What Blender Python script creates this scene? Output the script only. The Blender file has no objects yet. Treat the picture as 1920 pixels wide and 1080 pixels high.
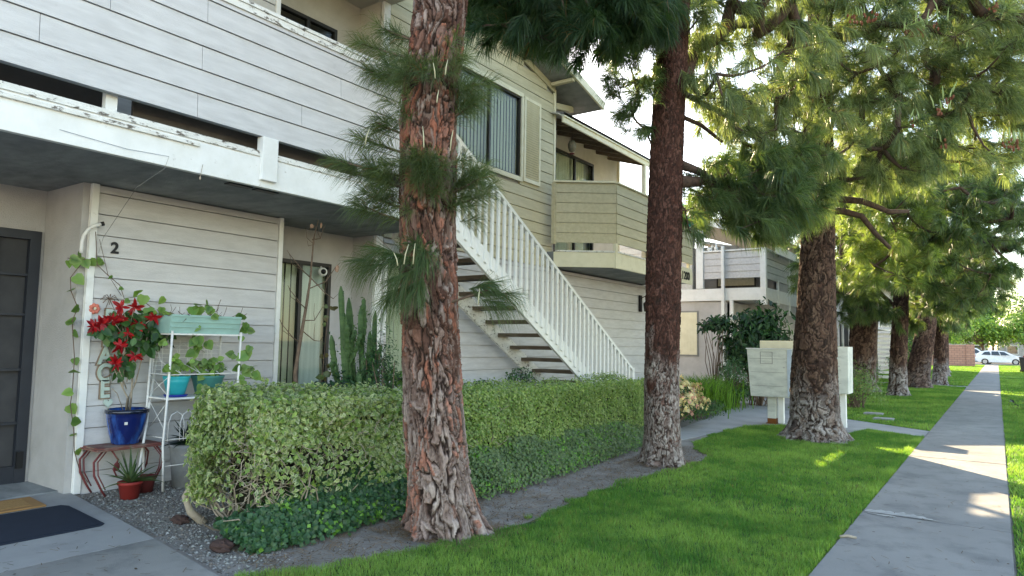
import bpy, math, random
import numpy as np
from mathutils import Vector, Matrix
sc = bpy.context.scene
rad = math.radians
# ---------------------------------------------------------------- camera
cam = bpy.data.cameras.new('camera'); camo = bpy.data.objects.new('camera', cam)
sc.collection.objects.link(camo); sc.camera = camo
cam.sensor_width = 36; cam.lens = 24.19; cam.clip_start = 0.05; cam.clip_end = 3000
camo.matrix_world = Matrix(((0.81809, 0.03205, 0.57420, 0), (0.57486, -0.07391, -0.81491, 0),
                            (0.01632, 0.99675, -0.07889, 1.5), (0, 0, 0, 1)))
# ---------------------------------------------------------------- sky and sun
SUN_AZ, SUN_EL = -42.0, 28.5
w = bpy.data.worlds.new('World'); sc.world = w; w.use_nodes = True
nt = w.node_tree; sky = nt.nodes.new('ShaderNodeTexSky'); sky.sky_type = 'NISHITA'; sky.sun_disc = False
sky.sun_elevation = rad(SUN_EL); sky.sun_rotation = rad(SUN_AZ); sky.air_density = 1.0; sky.dust_density = 0.35; sky.ozone_density = 1.0
wb = nt.nodes.new('ShaderNodeMix'); wb.data_type = 'RGBA'; wb.blend_type = 'MULTIPLY'; wb.inputs[0].default_value = 1.0; wb.inputs[7].default_value = (1.15, 1.0, .84, 1)
nt.links.new(sky.outputs[0], wb.inputs[6]); nt.links.new(wb.outputs[2], nt.nodes['Background'].inputs[0]); nt.nodes['Background'].inputs[1].default_value = 0.13
sl = bpy.data.lights.new('sun', 'SUN'); sl.energy = 4.0; sl.angle = rad(0.5); sl.color = (1.0, 0.80, 0.52)
so = bpy.data.objects.new('sun', sl); sc.collection.objects.link(so)
sv = Vector((math.sin(rad(SUN_AZ)) * math.cos(rad(SUN_EL)), math.cos(rad(SUN_AZ)) * math.cos(rad(SUN_EL)), math.sin(rad(SUN_EL))))
so.rotation_euler = sv.to_track_quat('Z', 'Y').to_euler(); so.location = (-10, 20, 30)
sc.view_settings.view_transform = 'Standard'; sc.view_settings.look = 'None'
sc.view_settings.exposure = 2.62; sc.view_settings.gamma = 1.0
sc.cycles.max_bounces = 6; sc.cycles.transparent_max_bounces = 8; sc.cycles.sample_clamp_indirect = 6
random.seed(7); RNG = np.random.default_rng(11)
col = sc.collection

# ---------------------------------------------------------------- helpers
WORG = {}
def link(o, parent=None, loc=(0, 0, 0)):
    col.objects.link(o); o.location = loc
    if parent is not None:
        o.parent = parent
        WORG[o.name] = Vector(WORG[parent.name]) + Vector(loc)
    else:
        WORG[o.name] = Vector(loc)
    return o
def tag(o, label=None, cat=None, group=None, kind=None):
    if label: o['label'] = label
    if cat: o['category'] = cat
    if group: o['group'] = group
    if kind: o['kind'] = kind
    return o
def thing(name, label, cat, loc=(0, 0, 0), rz=0, group=None):
    o = bpy.data.objects.new(name, None); o.empty_display_size = .2
    link(o, None, loc); o.rotation_euler = (0, 0, rz)
    return tag(o, label, cat, group)

class MB:
    """collects shapes, in world coordinates, into one mesh"""
    def __init__(s): s.v = []; s.f = []; s.c = []
    def add(s, vs, fs):
        b = len(s.v); s.v += [tuple(p) for p in vs]; s.c.append((b, len(s.v), len(s.f), len(s.f) + len(fs))); s.f += [tuple(i + b for i in f) for f in fs]; return s
    def split(s):
        """pieces that stand apart from each other become meshes of their own"""
        k = len(s.c)
        if k < 2 or k > 70: return [s]
        V = np.array([tuple(v) for v in s.v], float); lo = np.array([V[a:b].min(0) for a, b, _, _ in s.c]); hi = np.array([V[a:b].max(0) for a, b, _, _ in s.c]); sz = (hi-lo).max(1)
        gap = np.maximum(0, np.maximum(lo[:, None]-hi[None], lo[None]-hi[:, None])); near = np.sqrt((gap**2).sum(2)) <= np.maximum(.02, .5*np.maximum(sz[:, None], sz[None]))
        g = list(range(k))
        for _ in range(k):
            ch = False
            for i in range(k):
                m = min(g[j] for j in range(k) if near[i, j])
                if m < g[i]: g[i] = m; ch = True
            if not ch: break
        out = []
        for q in sorted(set(g)):
            n = MB()
            for i in range(k):
                if g[i] == q: a, b, c, d = s.c[i]; n.add(s.v[a:b], [tuple(x-a for x in f) for f in s.f[c:d]])
            out.append(n)
        return out
    def box(s, x0, x1, y0, y1, z0, z1):
        return s.add([(x0,y0,z0),(x1,y0,z0),(x1,y1,z0),(x0,y1,z0),(x0,y0,z1),(x1,y0,z1),(x1,y1,z1),(x0,y1,z1)],
                     [(0,3,2,1),(4,5,6,7),(0,1,5,4),(1,2,6,5),(2,3,7,6),(3,0,4,7)])
    def beam(s, a, b, w, h, up=(0, 0, 1)):
        a = Vector(a); b = Vector(b); d = (b - a).normalized(); sd = d.cross(Vector(up)).normalized(); u = sd.cross(d).normalized()
        vs = [p + sd * (w / 2) * i + u * (h / 2) * j for p in (a, b) for i, j in ((-1,-1),(1,-1),(1,1),(-1,1))]
        return s.add(vs, [(0,1,2,3),(7,6,5,4),(0,4,5,1),(1,5,6,2),(2,6,7,3),(3,7,4,0)])
    def tube(s, pts, rs, n=8, cap=True):
        pts = [Vector(p) for p in pts]
        if not hasattr(rs, '__len__'): rs = [rs] * len(pts)
        vs = []; fs = []; ref = Vector((0.31, 0.17, 0.93))
        for i, p in enumerate(pts):
            d = (pts[min(i + 1, len(pts) - 1)] - pts[max(i - 1, 0)]).normalized()
            if abs(d.dot(ref)) > .95: ref = Vector((.9, .1, .2))
            a = d.cross(ref).normalized(); b = d.cross(a)
            for k in range(n):
                t = 2 * math.pi * k / n
                vs.append(p + (a * math.cos(t) + b * math.sin(t)) * rs[i])
        for i in range(len(pts) - 1):
            for k in range(n):
                fs.append((i*n+k, i*n+(k+1)%n, (i+1)*n+(k+1)%n, (i+1)*n+k))
        if cap:
            fs.append(tuple(range(n))[::-1]); fs.append(tuple((len(pts)-1)*n + k for k in range(n)))
        return s.add(vs, fs)
    def lathe(s, c, prof, n=28):
        vs = []; fs = []
        for r, z in prof:
            for k in range(n):
                t = 2*math.pi*k/n; vs.append((c[0]+r*math.cos(t), c[1]+r*math.sin(t), c[2]+z))
        for i in range(len(prof)-1):
            for k in range(n): fs.append((i*n+k, i*n+(k+1)%n, (i+1)*n+(k+1)%n, (i+1)*n+k))
        return s.add(vs, fs)
    def prism(s, poly, z0, z1):
        n = len(poly); vs = [(x, y, z0) for x, y in poly] + [(x, y, z1) for x, y in poly]
        return s.add(vs, [tuple(range(n))[::-1], tuple(range(n, 2*n))] + [(i, (i+1)%n, n+(i+1)%n, n+i) for i in range(n)])
    def extr(s, poly, axis_o, ax, ay, az, d0, d1):
        """polygon in the (ax, ay) plane at axis_o extruded along az from d0 to d1"""
        o = Vector(axis_o); ax = Vector(ax); ay = Vector(ay); az = Vector(az); n = len(poly)
        vs = [o + ax*x + ay*y + az*d for d in (d0, d1) for x, y in poly]
        return s.add(vs, [tuple(range(n))[::-1], tuple(range(n, 2*n))] + [(i, (i+1)%n, n+(i+1)%n, n+i) for i in range(n)])
    def ball(s, c, r, sq=(1,1,1), n=8, m=6, jit=0):
        prof = []
        vs = []; fs = []
        for i in range(m+1):
            ph = math.pi*i/m
            for k in range(n):
                t = 2*math.pi*k/n; q = r*(1+random.uniform(-jit, jit))
                vs.append((c[0]+q*sq[0]*math.sin(ph)*math.cos(t), c[1]+q*sq[1]*math.sin(ph)*math.sin(t), c[2]+q*sq[2]*math.cos(ph)))
        for i in range(m):
            for k in range(n): fs.append((i*n+k, (i+1)*n+k, (i+1)*n+(k+1)%n, i*n+(k+1)%n))
        return s.add(vs, fs)
    def build(s, name, m, parent=None, smooth=False, bevel=0, loc=None):
        if parent is not None:
            ps = s.split()
            if len(ps) > 1: return [q.build(name, m, parent, smooth, bevel, loc) for q in ps][0]
        me = bpy.data.meshes.new(name)
        base = Vector(WORG[parent.name]) if parent is not None else Vector((0, 0, 0))
        l = Vector((0, 0, 0)) if loc is None else Vector(loc) - base
        og = base + l
        me.from_pydata([Vector(v) - og for v in s.v], [], s.f); me.materials.append(m); me.update()
        if smooth:
            me.polygons.foreach_set('use_smooth', [True]*len(me.polygons))
        o = bpy.data.objects.new(name, me); link(o, parent, l)
        if bevel:
            b = o.modifiers.new('bevel', 'BEVEL'); b.width = bevel; b.segments = 2; b.limit_method = 'ANGLE'
        return o

def npmesh(name, V, F, m, parent=None, colr=None, smooth=False):
    """V (n,3); F list of (k,3) or (k,4) index arrays; colr (n,3) optional"""
    base = np.array(WORG[parent.name]) if parent is not None else np.zeros(3)
    V = np.asarray(V, dtype=np.float64) - base
    me = bpy.data.meshes.new(name)
    nl = sum(f.size for f in F); nf = sum(len(f) for f in F)
    me.vertices.add(len(V)); me.vertices.foreach_set('co', V.astype(np.float32).ravel())
    me.loops.add(nl); me.polygons.add(nf)
    me.loops.foreach_set('vertex_index', np.concatenate([f.ravel() for f in F]).astype(np.int32))
    st = []; tot = 0
    for f in F:
        st.append(tot + np.arange(len(f)) * f.shape[1]); tot += f.size
    me.polygons.foreach_set('loop_start', np.concatenate(st).astype(np.int32))
    me.update(calc_edges=True)
    if smooth: me.polygons.foreach_set('use_smooth', np.ones(nf, dtype=bool))
    if colr is not None:
        at = me.attributes.new('col', 'FLOAT_COLOR', 'POINT')
        c = np.ones((len(V), 4), dtype=np.float32); c[:, :3] = colr; at.data.foreach_set('color', c.ravel())
    me.materials.append(m)
    o = bpy.data.objects.new(name, me); link(o, parent); return o

def hsh(i, j, k=0):
    i = np.asarray(i, dtype=np.int64); j = np.asarray(j, dtype=np.int64); k = np.asarray(k, dtype=np.int64)
    h = (i * 374761393 + j * 668265263 + k * 2147483647 + 1274126177) & 0xffffffff
    h = ((h ^ (h >> 13)) * 1274126177) & 0xffffffff
    return ((h ^ (h >> 16)) & 0xffffff) / float(0xffffff)
def vnoise(x, y, seed=0, per=None):
    xi = np.floor(x).astype(np.int64); yi = np.floor(y).astype(np.int64); fx = x - xi; fy = y - yi
    fx = fx*fx*(3-2*fx); fy = fy*fy*(3-2*fy)
    m = (lambda q: q % per) if per else (lambda q: q)
    a = hsh(m(xi), yi, seed); b = hsh(m(xi+1), yi, seed); c = hsh(m(xi), yi+1, seed); d = hsh(m(xi+1), yi+1, seed)
    return (a*(1-fx)+b*fx)*(1-fy) + (c*(1-fx)+d*fx)*fy
def nrm(v): return v / np.maximum(np.linalg.norm(v, axis=-1, keepdims=True), 1e-9)

# ---------------------------------------------------------------- materials
def newmat(name):
    m = bpy.data.materials.new(name); m.use_nodes = True
    return m, m.node_tree, m.node_tree.nodes['Principled BSDF']
def N(nt, t, **kw):
    n = nt.nodes.new(t)
    for k, v in kw.items(): setattr(n, k, v)
    return n
def noise_fac(nt, scale, detail=5, rough=.6, sc3=(1, 1, 1), lo=.35, hi=.65, coord='Object'):
    tc = N(nt, 'ShaderNodeTexCoord'); mp = N(nt, 'ShaderNodeMapping'); mp.inputs['Scale'].default_value = sc3
    nt.links.new(tc.outputs[coord], mp.inputs[0])
    nz = N(nt, 'ShaderNodeTexNoise'); nz.inputs['Scale'].default_value = scale; nz.inputs['Detail'].default_value = detail
    nz.inputs['Roughness'].default_value = rough; nt.links.new(mp.outputs[0], nz.inputs['Vector'])
    mr = N(nt, 'ShaderNodeMapRange'); mr.inputs['From Min'].default_value = lo; mr.inputs['From Max'].default_value = hi
    nt.links.new(nz.outputs['Fac'], mr.inputs['Value']); return mr.outputs[0], nz.outputs['Fac']
def mixc(nt, fac, a, b, mode='MIX'):
    mx = N(nt, 'ShaderNodeMix', data_type='RGBA', blend_type=mode)
    for i, s in ((0, fac), (6, a), (7, b)):
        if isinstance(s, (int, float)): mx.inputs[i].default_value = s
        elif isinstance(s, (tuple, list)): mx.inputs[i].default_value = (*s[:3], 1)
        else: nt.links.new(s, mx.inputs[i])
    return mx.outputs[2]
def bump(nt, bs, h, strength, dist=.01):
    b = N(nt, 'ShaderNodeBump'); b.inputs['Strength'].default_value = strength; b.inputs['Distance'].default_value = dist
    nt.links.new(h, b.inputs['Height']); nt.links.new(b.outputs[0], bs.inputs['Normal'])
def mat(name, c, rough=.7, c2=None, scale=6, sc3=(1,1,1), lo=.35, hi=.65, bmp=0, bscale=60, bsc3=(1,1,1), stain=None, sscale=2.5,
        slo=.55, shi=.7, samt=.7, ssc3=(1,1,1), metal=0, spec=.3, coat=0, emit=None):
    m, nt, bs = newmat(name)
    bs.inputs['Roughness'].default_value = rough; bs.inputs['Metallic'].default_value = metal
    bs.inputs['Specular IOR Level'].default_value = spec; bs.inputs['Coat Weight'].default_value = coat
    out = None
    if c2 is None: c2 = tuple(v*.82 for v in c)
    f, _ = noise_fac(nt, scale, sc3=sc3, lo=lo, hi=hi)
    out = mixc(nt, f, c, c2)
    if stain:
        f2, _ = noise_fac(nt, sscale, detail=8, rough=.7, sc3=ssc3, lo=slo, hi=shi)
        mu = N(nt, 'ShaderNodeMath', operation='MULTIPLY'); mu.inputs[1].default_value = samt; nt.links.new(f2, mu.inputs[0])
        out = mixc(nt, mu.outputs[0], out, stain)
    nt.links.new(out, bs.inputs['Base Color'])
    if bmp:
        _, h = noise_fac(nt, bscale, detail=6, sc3=bsc3); bump(nt, bs, h, bmp)
    if emit: bs.inputs['Emission Color'].default_value = (*emit[:3], 1); bs.inputs['Emission Strength'].default_value = emit[3]
    return m
def leafmat(name, trans=.35, rough=.5, spec=.3, tint=(1.25, 1.35, .55)):
    m, nt, bs = newmat(name)
    a = N(nt, 'ShaderNodeAttribute', attribute_name='col')
    f, _ = noise_fac(nt, 3.0, detail=3, lo=.3, hi=.7)
    c = mixc(nt, f, a.outputs['Color'], mixc(nt, 1.0, a.outputs['Color'], (.72, .78, .75), 'MULTIPLY'))
    nt.links.new(c, bs.inputs['Base Color']); bs.inputs['Roughness'].default_value = rough; bs.inputs['Specular IOR Level'].default_value = spec
    tr = N(nt, 'ShaderNodeBsdfTranslucent'); nt.links.new(mixc(nt, 1.0, c, tint, 'MULTIPLY'), tr.inputs[0])
    mx = N(nt, 'ShaderNodeMixShader'); mx.inputs[0].default_value = trans
    nt.links.new(bs.outputs[0], mx.inputs[1]); nt.links.new(tr.outputs[0], mx.inputs[2])
    nt.links.new(mx.outputs[0], nt.nodes['Material Output'].inputs[0]); return m
def barkmat(name):
    m, nt, bs = newmat(name)
    a = N(nt, 'ShaderNodeAttribute', attribute_name='col')
    f, h = noise_fac(nt, 55, detail=7, rough=.7, sc3=(1, 1, .35), lo=.3, hi=.7)
    c = mixc(nt, f, mixc(nt, 1.0, a.outputs['Color'], (.62, .58, .56), 'MULTIPLY'), mixc(nt, 1.0, a.outputs['Color'], (1.2, 1.18, 1.15), 'MULTIPLY'))
    nt.links.new(c, bs.inputs['Base Color']); bs.inputs['Roughness'].default_value = .9; bs.inputs['Specular IOR Level'].default_value = .15
    bump(nt, bs, h, .9, .012); return m

M = {}
M['siding'] = mat('lavender_grey_painted_siding', (.60,.59,.585), .72, (.51,.50,.495), 3, (6,1,6), bmp=.35, bscale=28, bsc3=(8,1,8), stain=(.36,.35,.34), sscale=7, slo=.62, shi=.78, samt=.5)
M['siding_warm_lit'] = mat('warm_lit_grey_siding', (.58,.53,.37), .72, (.49,.445,.30), 3, (6,1,6), bmp=.35, bscale=28, bsc3=(8,1,8), stain=(.27,.25,.18), sscale=7, slo=.6, shi=.78, samt=.5)  # same grey paint, with warm light off the trees put into the colour
M['siding_pale'] = mat('pale_grey_painted_siding', (.54,.53,.49), .72, (.46,.45,.42), 3, (6,1,6), bmp=.35, bscale=28, bsc3=(8,1,8), stain=(.34,.33,.30), sscale=7, slo=.6, shi=.78, samt=.5)
M['white'] = mat('weathered_white_paint', (.80,.80,.78), .6, (.72,.72,.69), 5, bmp=.25, bscale=40, stain=(.28,.23,.17), sscale=9, slo=.62, shi=.74, samt=.7)
M['white_dirty'] = mat('flaking_white_paint', (.78,.77,.73), .65, (.66,.65,.60), 7, (3,1,3), bmp=.5, bscale=50, stain=(.10,.08,.06), sscale=16, slo=.55, shi=.62, samt=.95, ssc3=(1,.6,1.3))
M['cream'] = mat('cream_trim_paint', (.78,.73,.55), .6, (.70,.65,.47), 5, bmp=.2, bscale=40, stain=(.30,.25,.15), sscale=8, slo=.62, shi=.76, samt=.6)
M['stucco'] = mat('grey_stucco', (.50,.485,.475), .9, (.42,.405,.395), 2.2, bmp=.9, bscale=95, stain=(.36,.34,.31), sscale=1.6, samt=.5)
M['stucco_beige'] = mat('beige_stucco', (.55,.52,.45), .9, (.46,.43,.36), 2.2, bmp=1.0, bscale=85, stain=(.38,.34,.28), sscale=1.6, samt=.5)
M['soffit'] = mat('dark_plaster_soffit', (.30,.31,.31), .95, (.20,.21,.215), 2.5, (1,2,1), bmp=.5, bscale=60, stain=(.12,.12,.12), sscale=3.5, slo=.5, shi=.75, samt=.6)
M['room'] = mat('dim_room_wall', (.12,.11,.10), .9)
M['dark'] = mat('dark_interior', (.03,.03,.032), .9)
M['frame'] = mat('dark_bronze_frame', (.022,.02,.018), .45, spec=.5)
M['gate'] = mat('dark_security_gate_metal', (.02,.024,.034), .45, spec=.5)
M['screen'] = mat('dark_screen_mesh', (.06,.06,.063), .8, (.045,.045,.048), 5)
M['blind'] = mat('pale_vertical_blind', (.88,.82,.62), .6, (.80,.74,.54), 4, (8,8,.4))
M['curtain'] = mat('white_curtain', (.85,.84,.80), .8, (.68,.68,.64), 3, (6,6,.3))
M['wood'] = mat('weathered_brown_wood', (.20,.155,.11), .85, (.10,.075,.055), 6, (1,12,12), bmp=.6, bscale=30, bsc3=(1,10,10))
M['tread'] = mat('worn_brown_tread_wood', (.145,.115,.085), .85, (.075,.058,.043), 6, (1,12,12), bmp=.6, bscale=30, bsc3=(1,10,10), stain=(.35,.33,.28), sscale=9, slo=.6, shi=.75, samt=.5)
M['shingle'] = mat('grey_roof_shingle', (.20,.19,.18), .95, (.12,.115,.11), 9, bmp=.6, bscale=30)
M['concrete'] = mat('pale_concrete', (.36,.355,.345), .9, (.27,.268,.265), 1.3, (1,1,1), .3, .7, bmp=.35, bscale=120, stain=(.17,.168,.165), sscale=1.4, slo=.5, shi=.78, samt=.6)
M['concrete_walk'] = mat('blue_grey_concrete', (.285,.275,.255), .88, (.205,.20,.19), .9, (1,.6,1), .3, .7, bmp=.35, bscale=110, stain=(.12,.12,.12), sscale=2.6, slo=.48, shi=.72, samt=.75)
M['scale'] = mat('pale_mineral_patch', (.42,.41,.385), .9, (.27,.265,.25), 14)
M['soil'] = mat('dry_grey_soil', (.29,.262,.235), 1, (.17,.15,.13), 2.3, (1,1,1), .3, .7, bmp=1.0, bscale=28, stain=(.33,.30,.28), sscale=3.2, slo=.5, shi=.68, samt=.7)
M['lawn'] = mat('turf_soil', (.05,.10,.022), 1, (.035,.07,.02), 4, bmp=.6, bscale=60)
M['asphalt'] = mat('asphalt', (.06,.06,.062), .95, (.045,.045,.047), 12, bmp=.4, bscale=120)
M['black'] = mat('black_paint', (.012,.012,.013), .5)
M['brick'] = None
M['bark'] = barkmat('pine_bark')
M['twig'] = mat('grey_brown_twig', (.17,.12,.085), .9, (.10,.07,.05), 14)
M['limb'] = mat('dark_limb_bark', (.11,.07,.052), .95, (.05,.035,.028), 18, bmp=.8, bscale=45)
M['twig_pale'] = mat('pale_dry_twig', (.40,.34,.26), .9, (.27,.22,.165), 14)
M['needle'] = leafmat('pine_needles', .5, .4, .5, (1.65, 1.6, .6))
M['leaf'] = leafmat('leaves', .3, .4, .35)
M['grass'] = leafmat('grass_blades', .45, .5, .25, (1.35, 1.3, .5))
M['pebble'] = leafmat('gravel_stone', 0.0, .9, .2)
m, nt, bs = newmat('window_glass'); lw = N(nt, 'ShaderNodeLayerWeight'); lw.inputs['Blend'].default_value = .5; pw = N(nt, 'ShaderNodeMath', operation='POWER'); pw.inputs[1].default_value = 3.2; nt.links.new(lw.outputs['Facing'], pw.inputs[0]); fr = N(nt, 'ShaderNodeMath', operation='MULTIPLY_ADD'); fr.inputs[1].default_value = .22; fr.inputs[2].default_value = .02; nt.links.new(pw.outputs[0], fr.inputs[0])
gl = N(nt, 'ShaderNodeBsdfGlossy'); gl.inputs['Roughness'].default_value = .02; tp = N(nt, 'ShaderNodeBsdfTransparent'); tp.inputs[0].default_value = (.80,.84,.82,1); mx = N(nt, 'ShaderNodeMixShader')
_, h_ = noise_fac(nt, 1.3, detail=2); b_ = N(nt, 'ShaderNodeBump'); b_.inputs['Strength'].default_value = .03; b_.inputs['Distance'].default_value = .01; nt.links.new(h_, b_.inputs['Height']); nt.links.new(b_.outputs[0], gl.inputs['Normal'])
nt.links.new(fr.outputs[0], mx.inputs[0]); nt.links.new(tp.outputs[0], mx.inputs[1]); nt.links.new(gl.outputs[0], mx.inputs[2]); nt.links.new(mx.outputs[0], nt.nodes['Material Output'].inputs[0]); M['glass'] = m
m, nt, bs = newmat('brick_block'); tc = N(nt, 'ShaderNodeTexCoord'); mp = N(nt, 'ShaderNodeMapping'); mp.inputs['Rotation'].default_value = (rad(90), 0, 0)
bt = N(nt, 'ShaderNodeTexBrick'); bt.inputs['Color1'].default_value = (.42,.24,.18,1); bt.inputs['Color2'].default_value = (.34,.19,.145,1); bt.inputs['Mortar'].default_value = (.20,.13,.11,1)
bt.inputs['Scale'].default_value = 1.0; bt.inputs['Brick Width'].default_value = .42; bt.inputs['Row Height'].default_value = .2; bt.inputs['Mortar Size'].default_value = .018
nt.links.new(tc.outputs['Object'], mp.inputs[0]); nt.links.new(mp.outputs[0], bt.inputs['Vector']); nt.links.new(bt.outputs[0], bs.inputs['Base Color']); bs.inputs['Roughness'].default_value = .9
M['brick'] = m
def flat(name, c, r=.5, **k): M[name] = mat(name, c, r, tuple(v*.85 for v in c), 8, **k)
flat('blue_glaze', (.012,.04,.22), .18, coat=.6); M['blue_glaze'] = mat('blue_glazed_ceramic', (.03,.11,.40), .2, (.008,.016,.10), 9, (1,1,.18), .42, .58, coat=.6)
flat('turquoise', (.03,.36,.40), .35); flat('mint', (.30,.47,.42), .6); flat('dark_green_pot', (.05,.18,.16), .5)
flat('red_metal', (.16,.035,.035), .55); flat('terracotta_red', (.30,.035,.03), .6); flat('cobalt', (.01,.03,.30), .3)
flat('white_metal', (.78,.77,.74), .5, stain=(.22,.10,.05), sscale=22, slo=.6, shi=.68, samt=.8)
flat('navy_mat', (.018,.025,.042), .95); flat('coir', (.34,.19,.075), 1.0); flat('red_flower', (.42,.008,.012), .5)
flat('pink', (.65,.20,.14), .6); flat('sign_mint', (.52,.62,.55), .7); flat('sign_back', (.30,.22,.16), .8)
flat('mailbox', (.66,.665,.60), .6); M['mailbox'] = mat('weathered_mailbox_paint', (.64,.66,.60), .6, (.50,.52,.48), 3, (1,1,2.2), bmp=.2, bscale=30, stain=(.26,.28,.27), sscale=3, slo=.5, shi=.72, samt=.6, ssc3=(1,1,3))
flat('rust', (.20,.07,.02), .9); flat('stone_red', (.07,.042,.036), .95); flat('green_cloth', (.02,.30,.22), .8)
flat('tyre', (.015,.015,.015), .8); flat('rim', (.45,.45,.46), .4, metal=.6); flat('car_white', (.80,.82,.84), .25, coat=.5); flat('car_red', (.35,.05,.04), .3, coat=.5)
flat('car_dark', (.03,.035,.045), .3, coat=.5); flat('lamp_red', (.4,.02,.02), .3); flat('lamp_clear', (.7,.72,.75), .15); flat('car_glass', (.03,.04,.05), .08, spec=.8)
flat('tape', (.25,.25,.24), .6); flat('cone_red', (.19,.075,.042), .85); flat('candle', (.28,.36,.14), .7); flat('candle_pale', (.50,.47,.30), .7)
# ================================================================ SETTING
def sheet(name, poly, z, m, th=None):
    mb = MB()
    if th: mb.prism(poly, z - th, z)
    else: mb.add([(x, y, z) for x, y in poly], [tuple(range(len(poly)))])
    o = mb.build(name, m); o['kind'] = 'structure'; return o
sheet('ground', [(-400, -150), (400, -150), (400, 900), (-400, 900)], 0.0, M['soil'])
PATHN = [(-7.6, 10.9), (-4.3, 9.7), (-4.15, 10.47), (-4.03, 11.6), (-3.96, 13.4), (-3.33, 14.0), (-2.75, 13.75), (-2.24, 13.1), (-2.03, 14.4), (-1.55, 14.05), (-1.06, 13.75)]
PATHF = [(-1.06, 14.75), (-2.8, 16.1), (-3.9, 16.9), (-4.35, 18.2), (-4.4, 23.5), (-5.3, 23.5), (-5.65, 18.1), (-5.2, 16.1), (-4.9, 14.0), (-4.7, 12.0), (-5.6, 12.3), (-7.6, 12.4)]
PATH = PATHN + PATHF
LAWN = [(-4.5, -3), (-4.4, 1.0), (-1.07, 1.0), (-1.07, 13.73), (-2.0, 14.35), (-2.24, 13.05), (-2.75, 13.7), (-3.33, 13.95), (-3.92, 13.4), (-4.0, 11.6), (-3.86, 10.4), (-3.62, 9.8),
        (-3.22, 9.3), (-3.2, 8.4), (-3.3, 7.5), (-3.38, 6.2), (-3.25, 4.9), (-3.34, 4.35), (-3.45, 3.8), (-3.62, 3.14), (-4.05, 2.75), (-4.2, 2.45), (-4.5, 2.45)]
LAWN = [(-1.07, 2.15), (-1.07, 13.73), (-2.0, 14.35), (-2.24, 13.05), (-2.75, 13.7), (-3.33, 13.95), (-3.92, 13.4), (-4.0, 11.6), (-3.86, 10.4), (-3.62, 9.8),
        (-3.22, 9.3), (-3.2, 8.4), (-3.3, 7.5), (-3.38, 6.2), (-3.25, 4.9), (-3.34, 4.35), (-3.45, 3.8), (-3.62, 3.14), (-3.95, 2.65), (-3.4, 2.45)]
LAWN2 = [(-1.06, 14.8), (-1.06, 33.0), (-3.2, 34.0), (-5.0, 33.5), (-4.9, 24), (-4.3, 23.5), (-4.3, 18.2), (-3.85, 17.0), (-2.8, 16.15)]
LAWN3 = [(-1.06, 34.0), (-1.06, 85), (-3.5, 85), (-7, 60), (-5, 34.8), (-3.2, 35.0)]
PKWY = [(.06, -2), (1.9, -2), (1.9, 85.5), (.06, 85.5)]
sheet('lawn_turf', LAWN, .004, M['lawn']); sheet('lawn_turf', LAWN2, .008, M['lawn']); sheet('lawn_turf', LAWN3, .008, M['lawn']); sheet('parkway_turf', PKWY, .008, M['lawn'])
sheet('road', [(2.05, -60), (11, -60), (11, 86), (200, 86), (200, 96), (-200, 96), (-200, 86), (2.05, 86)], -0.10 + .104, M['asphalt'])
mb = MB(); mb.box(1.9, 2.05, -60, 85.5, -.1, .13); mb.box(-200, 1.9, 85.55, 85.7, -.1, .1); o = mb.build('kerb', M['concrete']); o['kind'] = 'structure'
# sidewalk slabs with open joints
mb = MB(); y = 7.05 - 4.1*3
while y < 85:
    y1 = min(y + 4.1, 85.5); mb.box(-1.05, .045, y + .011, y1 - .011, -.05, .022 + random.uniform(0, .004)); y = y1
o = mb.build('sidewalk', M['concrete_walk'], bevel=.004); o['kind'] = 'structure'
# irregular pale mineral patch along one joint
pl = [(-1.03, 7.15), (-.99, 7.19), (-.96, 7.17), (-.92, 7.23), (-.88, 7.2), (-.84, 7.22), (-.80, 7.18), (-.74, 7.25), (-.71, 7.2), (-.66, 7.23), (-.63, 7.17), (-.58, 7.18), (-.55, 7.13), (-.51, 7.12), (-.50, 7.09), (-.44, 7.08), (-.55, 7.07), (-.7, 7.066), (-.85, 7.068), (-1.03, 7.066)]
sheet('mineral_patch', pl, .0295, M['scale'])
sheet('mineral_patch', [(-1.02, 7.04), (-.8, 7.04), (-.76, 6.99), (-.86, 6.97), (-.98, 7.0)], .0295, M['scale'])
sheet('walkway', PATH, .016, M['concrete'], .06)
sheet('walkway', [(-7.0, 33.2), (-1.06, 33.2), (-1.06, 34.0), (-7.0, 34.1)], .014, M['concrete'], .06)
sheet('walkway', [(0.045, 47), (1.9, 47), (1.9, 49.5), (0.045, 49.5)], .018, M['concrete'], .06)
sheet('entry_slab', [(-7.3, -1.5), (-5.125, -1.5), (-5.125, 2.75), (-6.69, 2.97), (-7.155, 3.03), (-7.3, 3.03)], .02, M['concrete'], .08)
sheet('entry_slab', [(-5.115, -1.5), (-1.06, -1.5), (-1.06, 2.13), (-3.9, 2.56), (-5.115, 2.748)], .02, M['concrete_walk'], .08)
sheet('porch_floor', [(-8.1, -1.5), (-7.305, -1.5), (-7.305, 3.03), (-8.1, 3.03)], .035, M['soffit'], .08)

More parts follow.
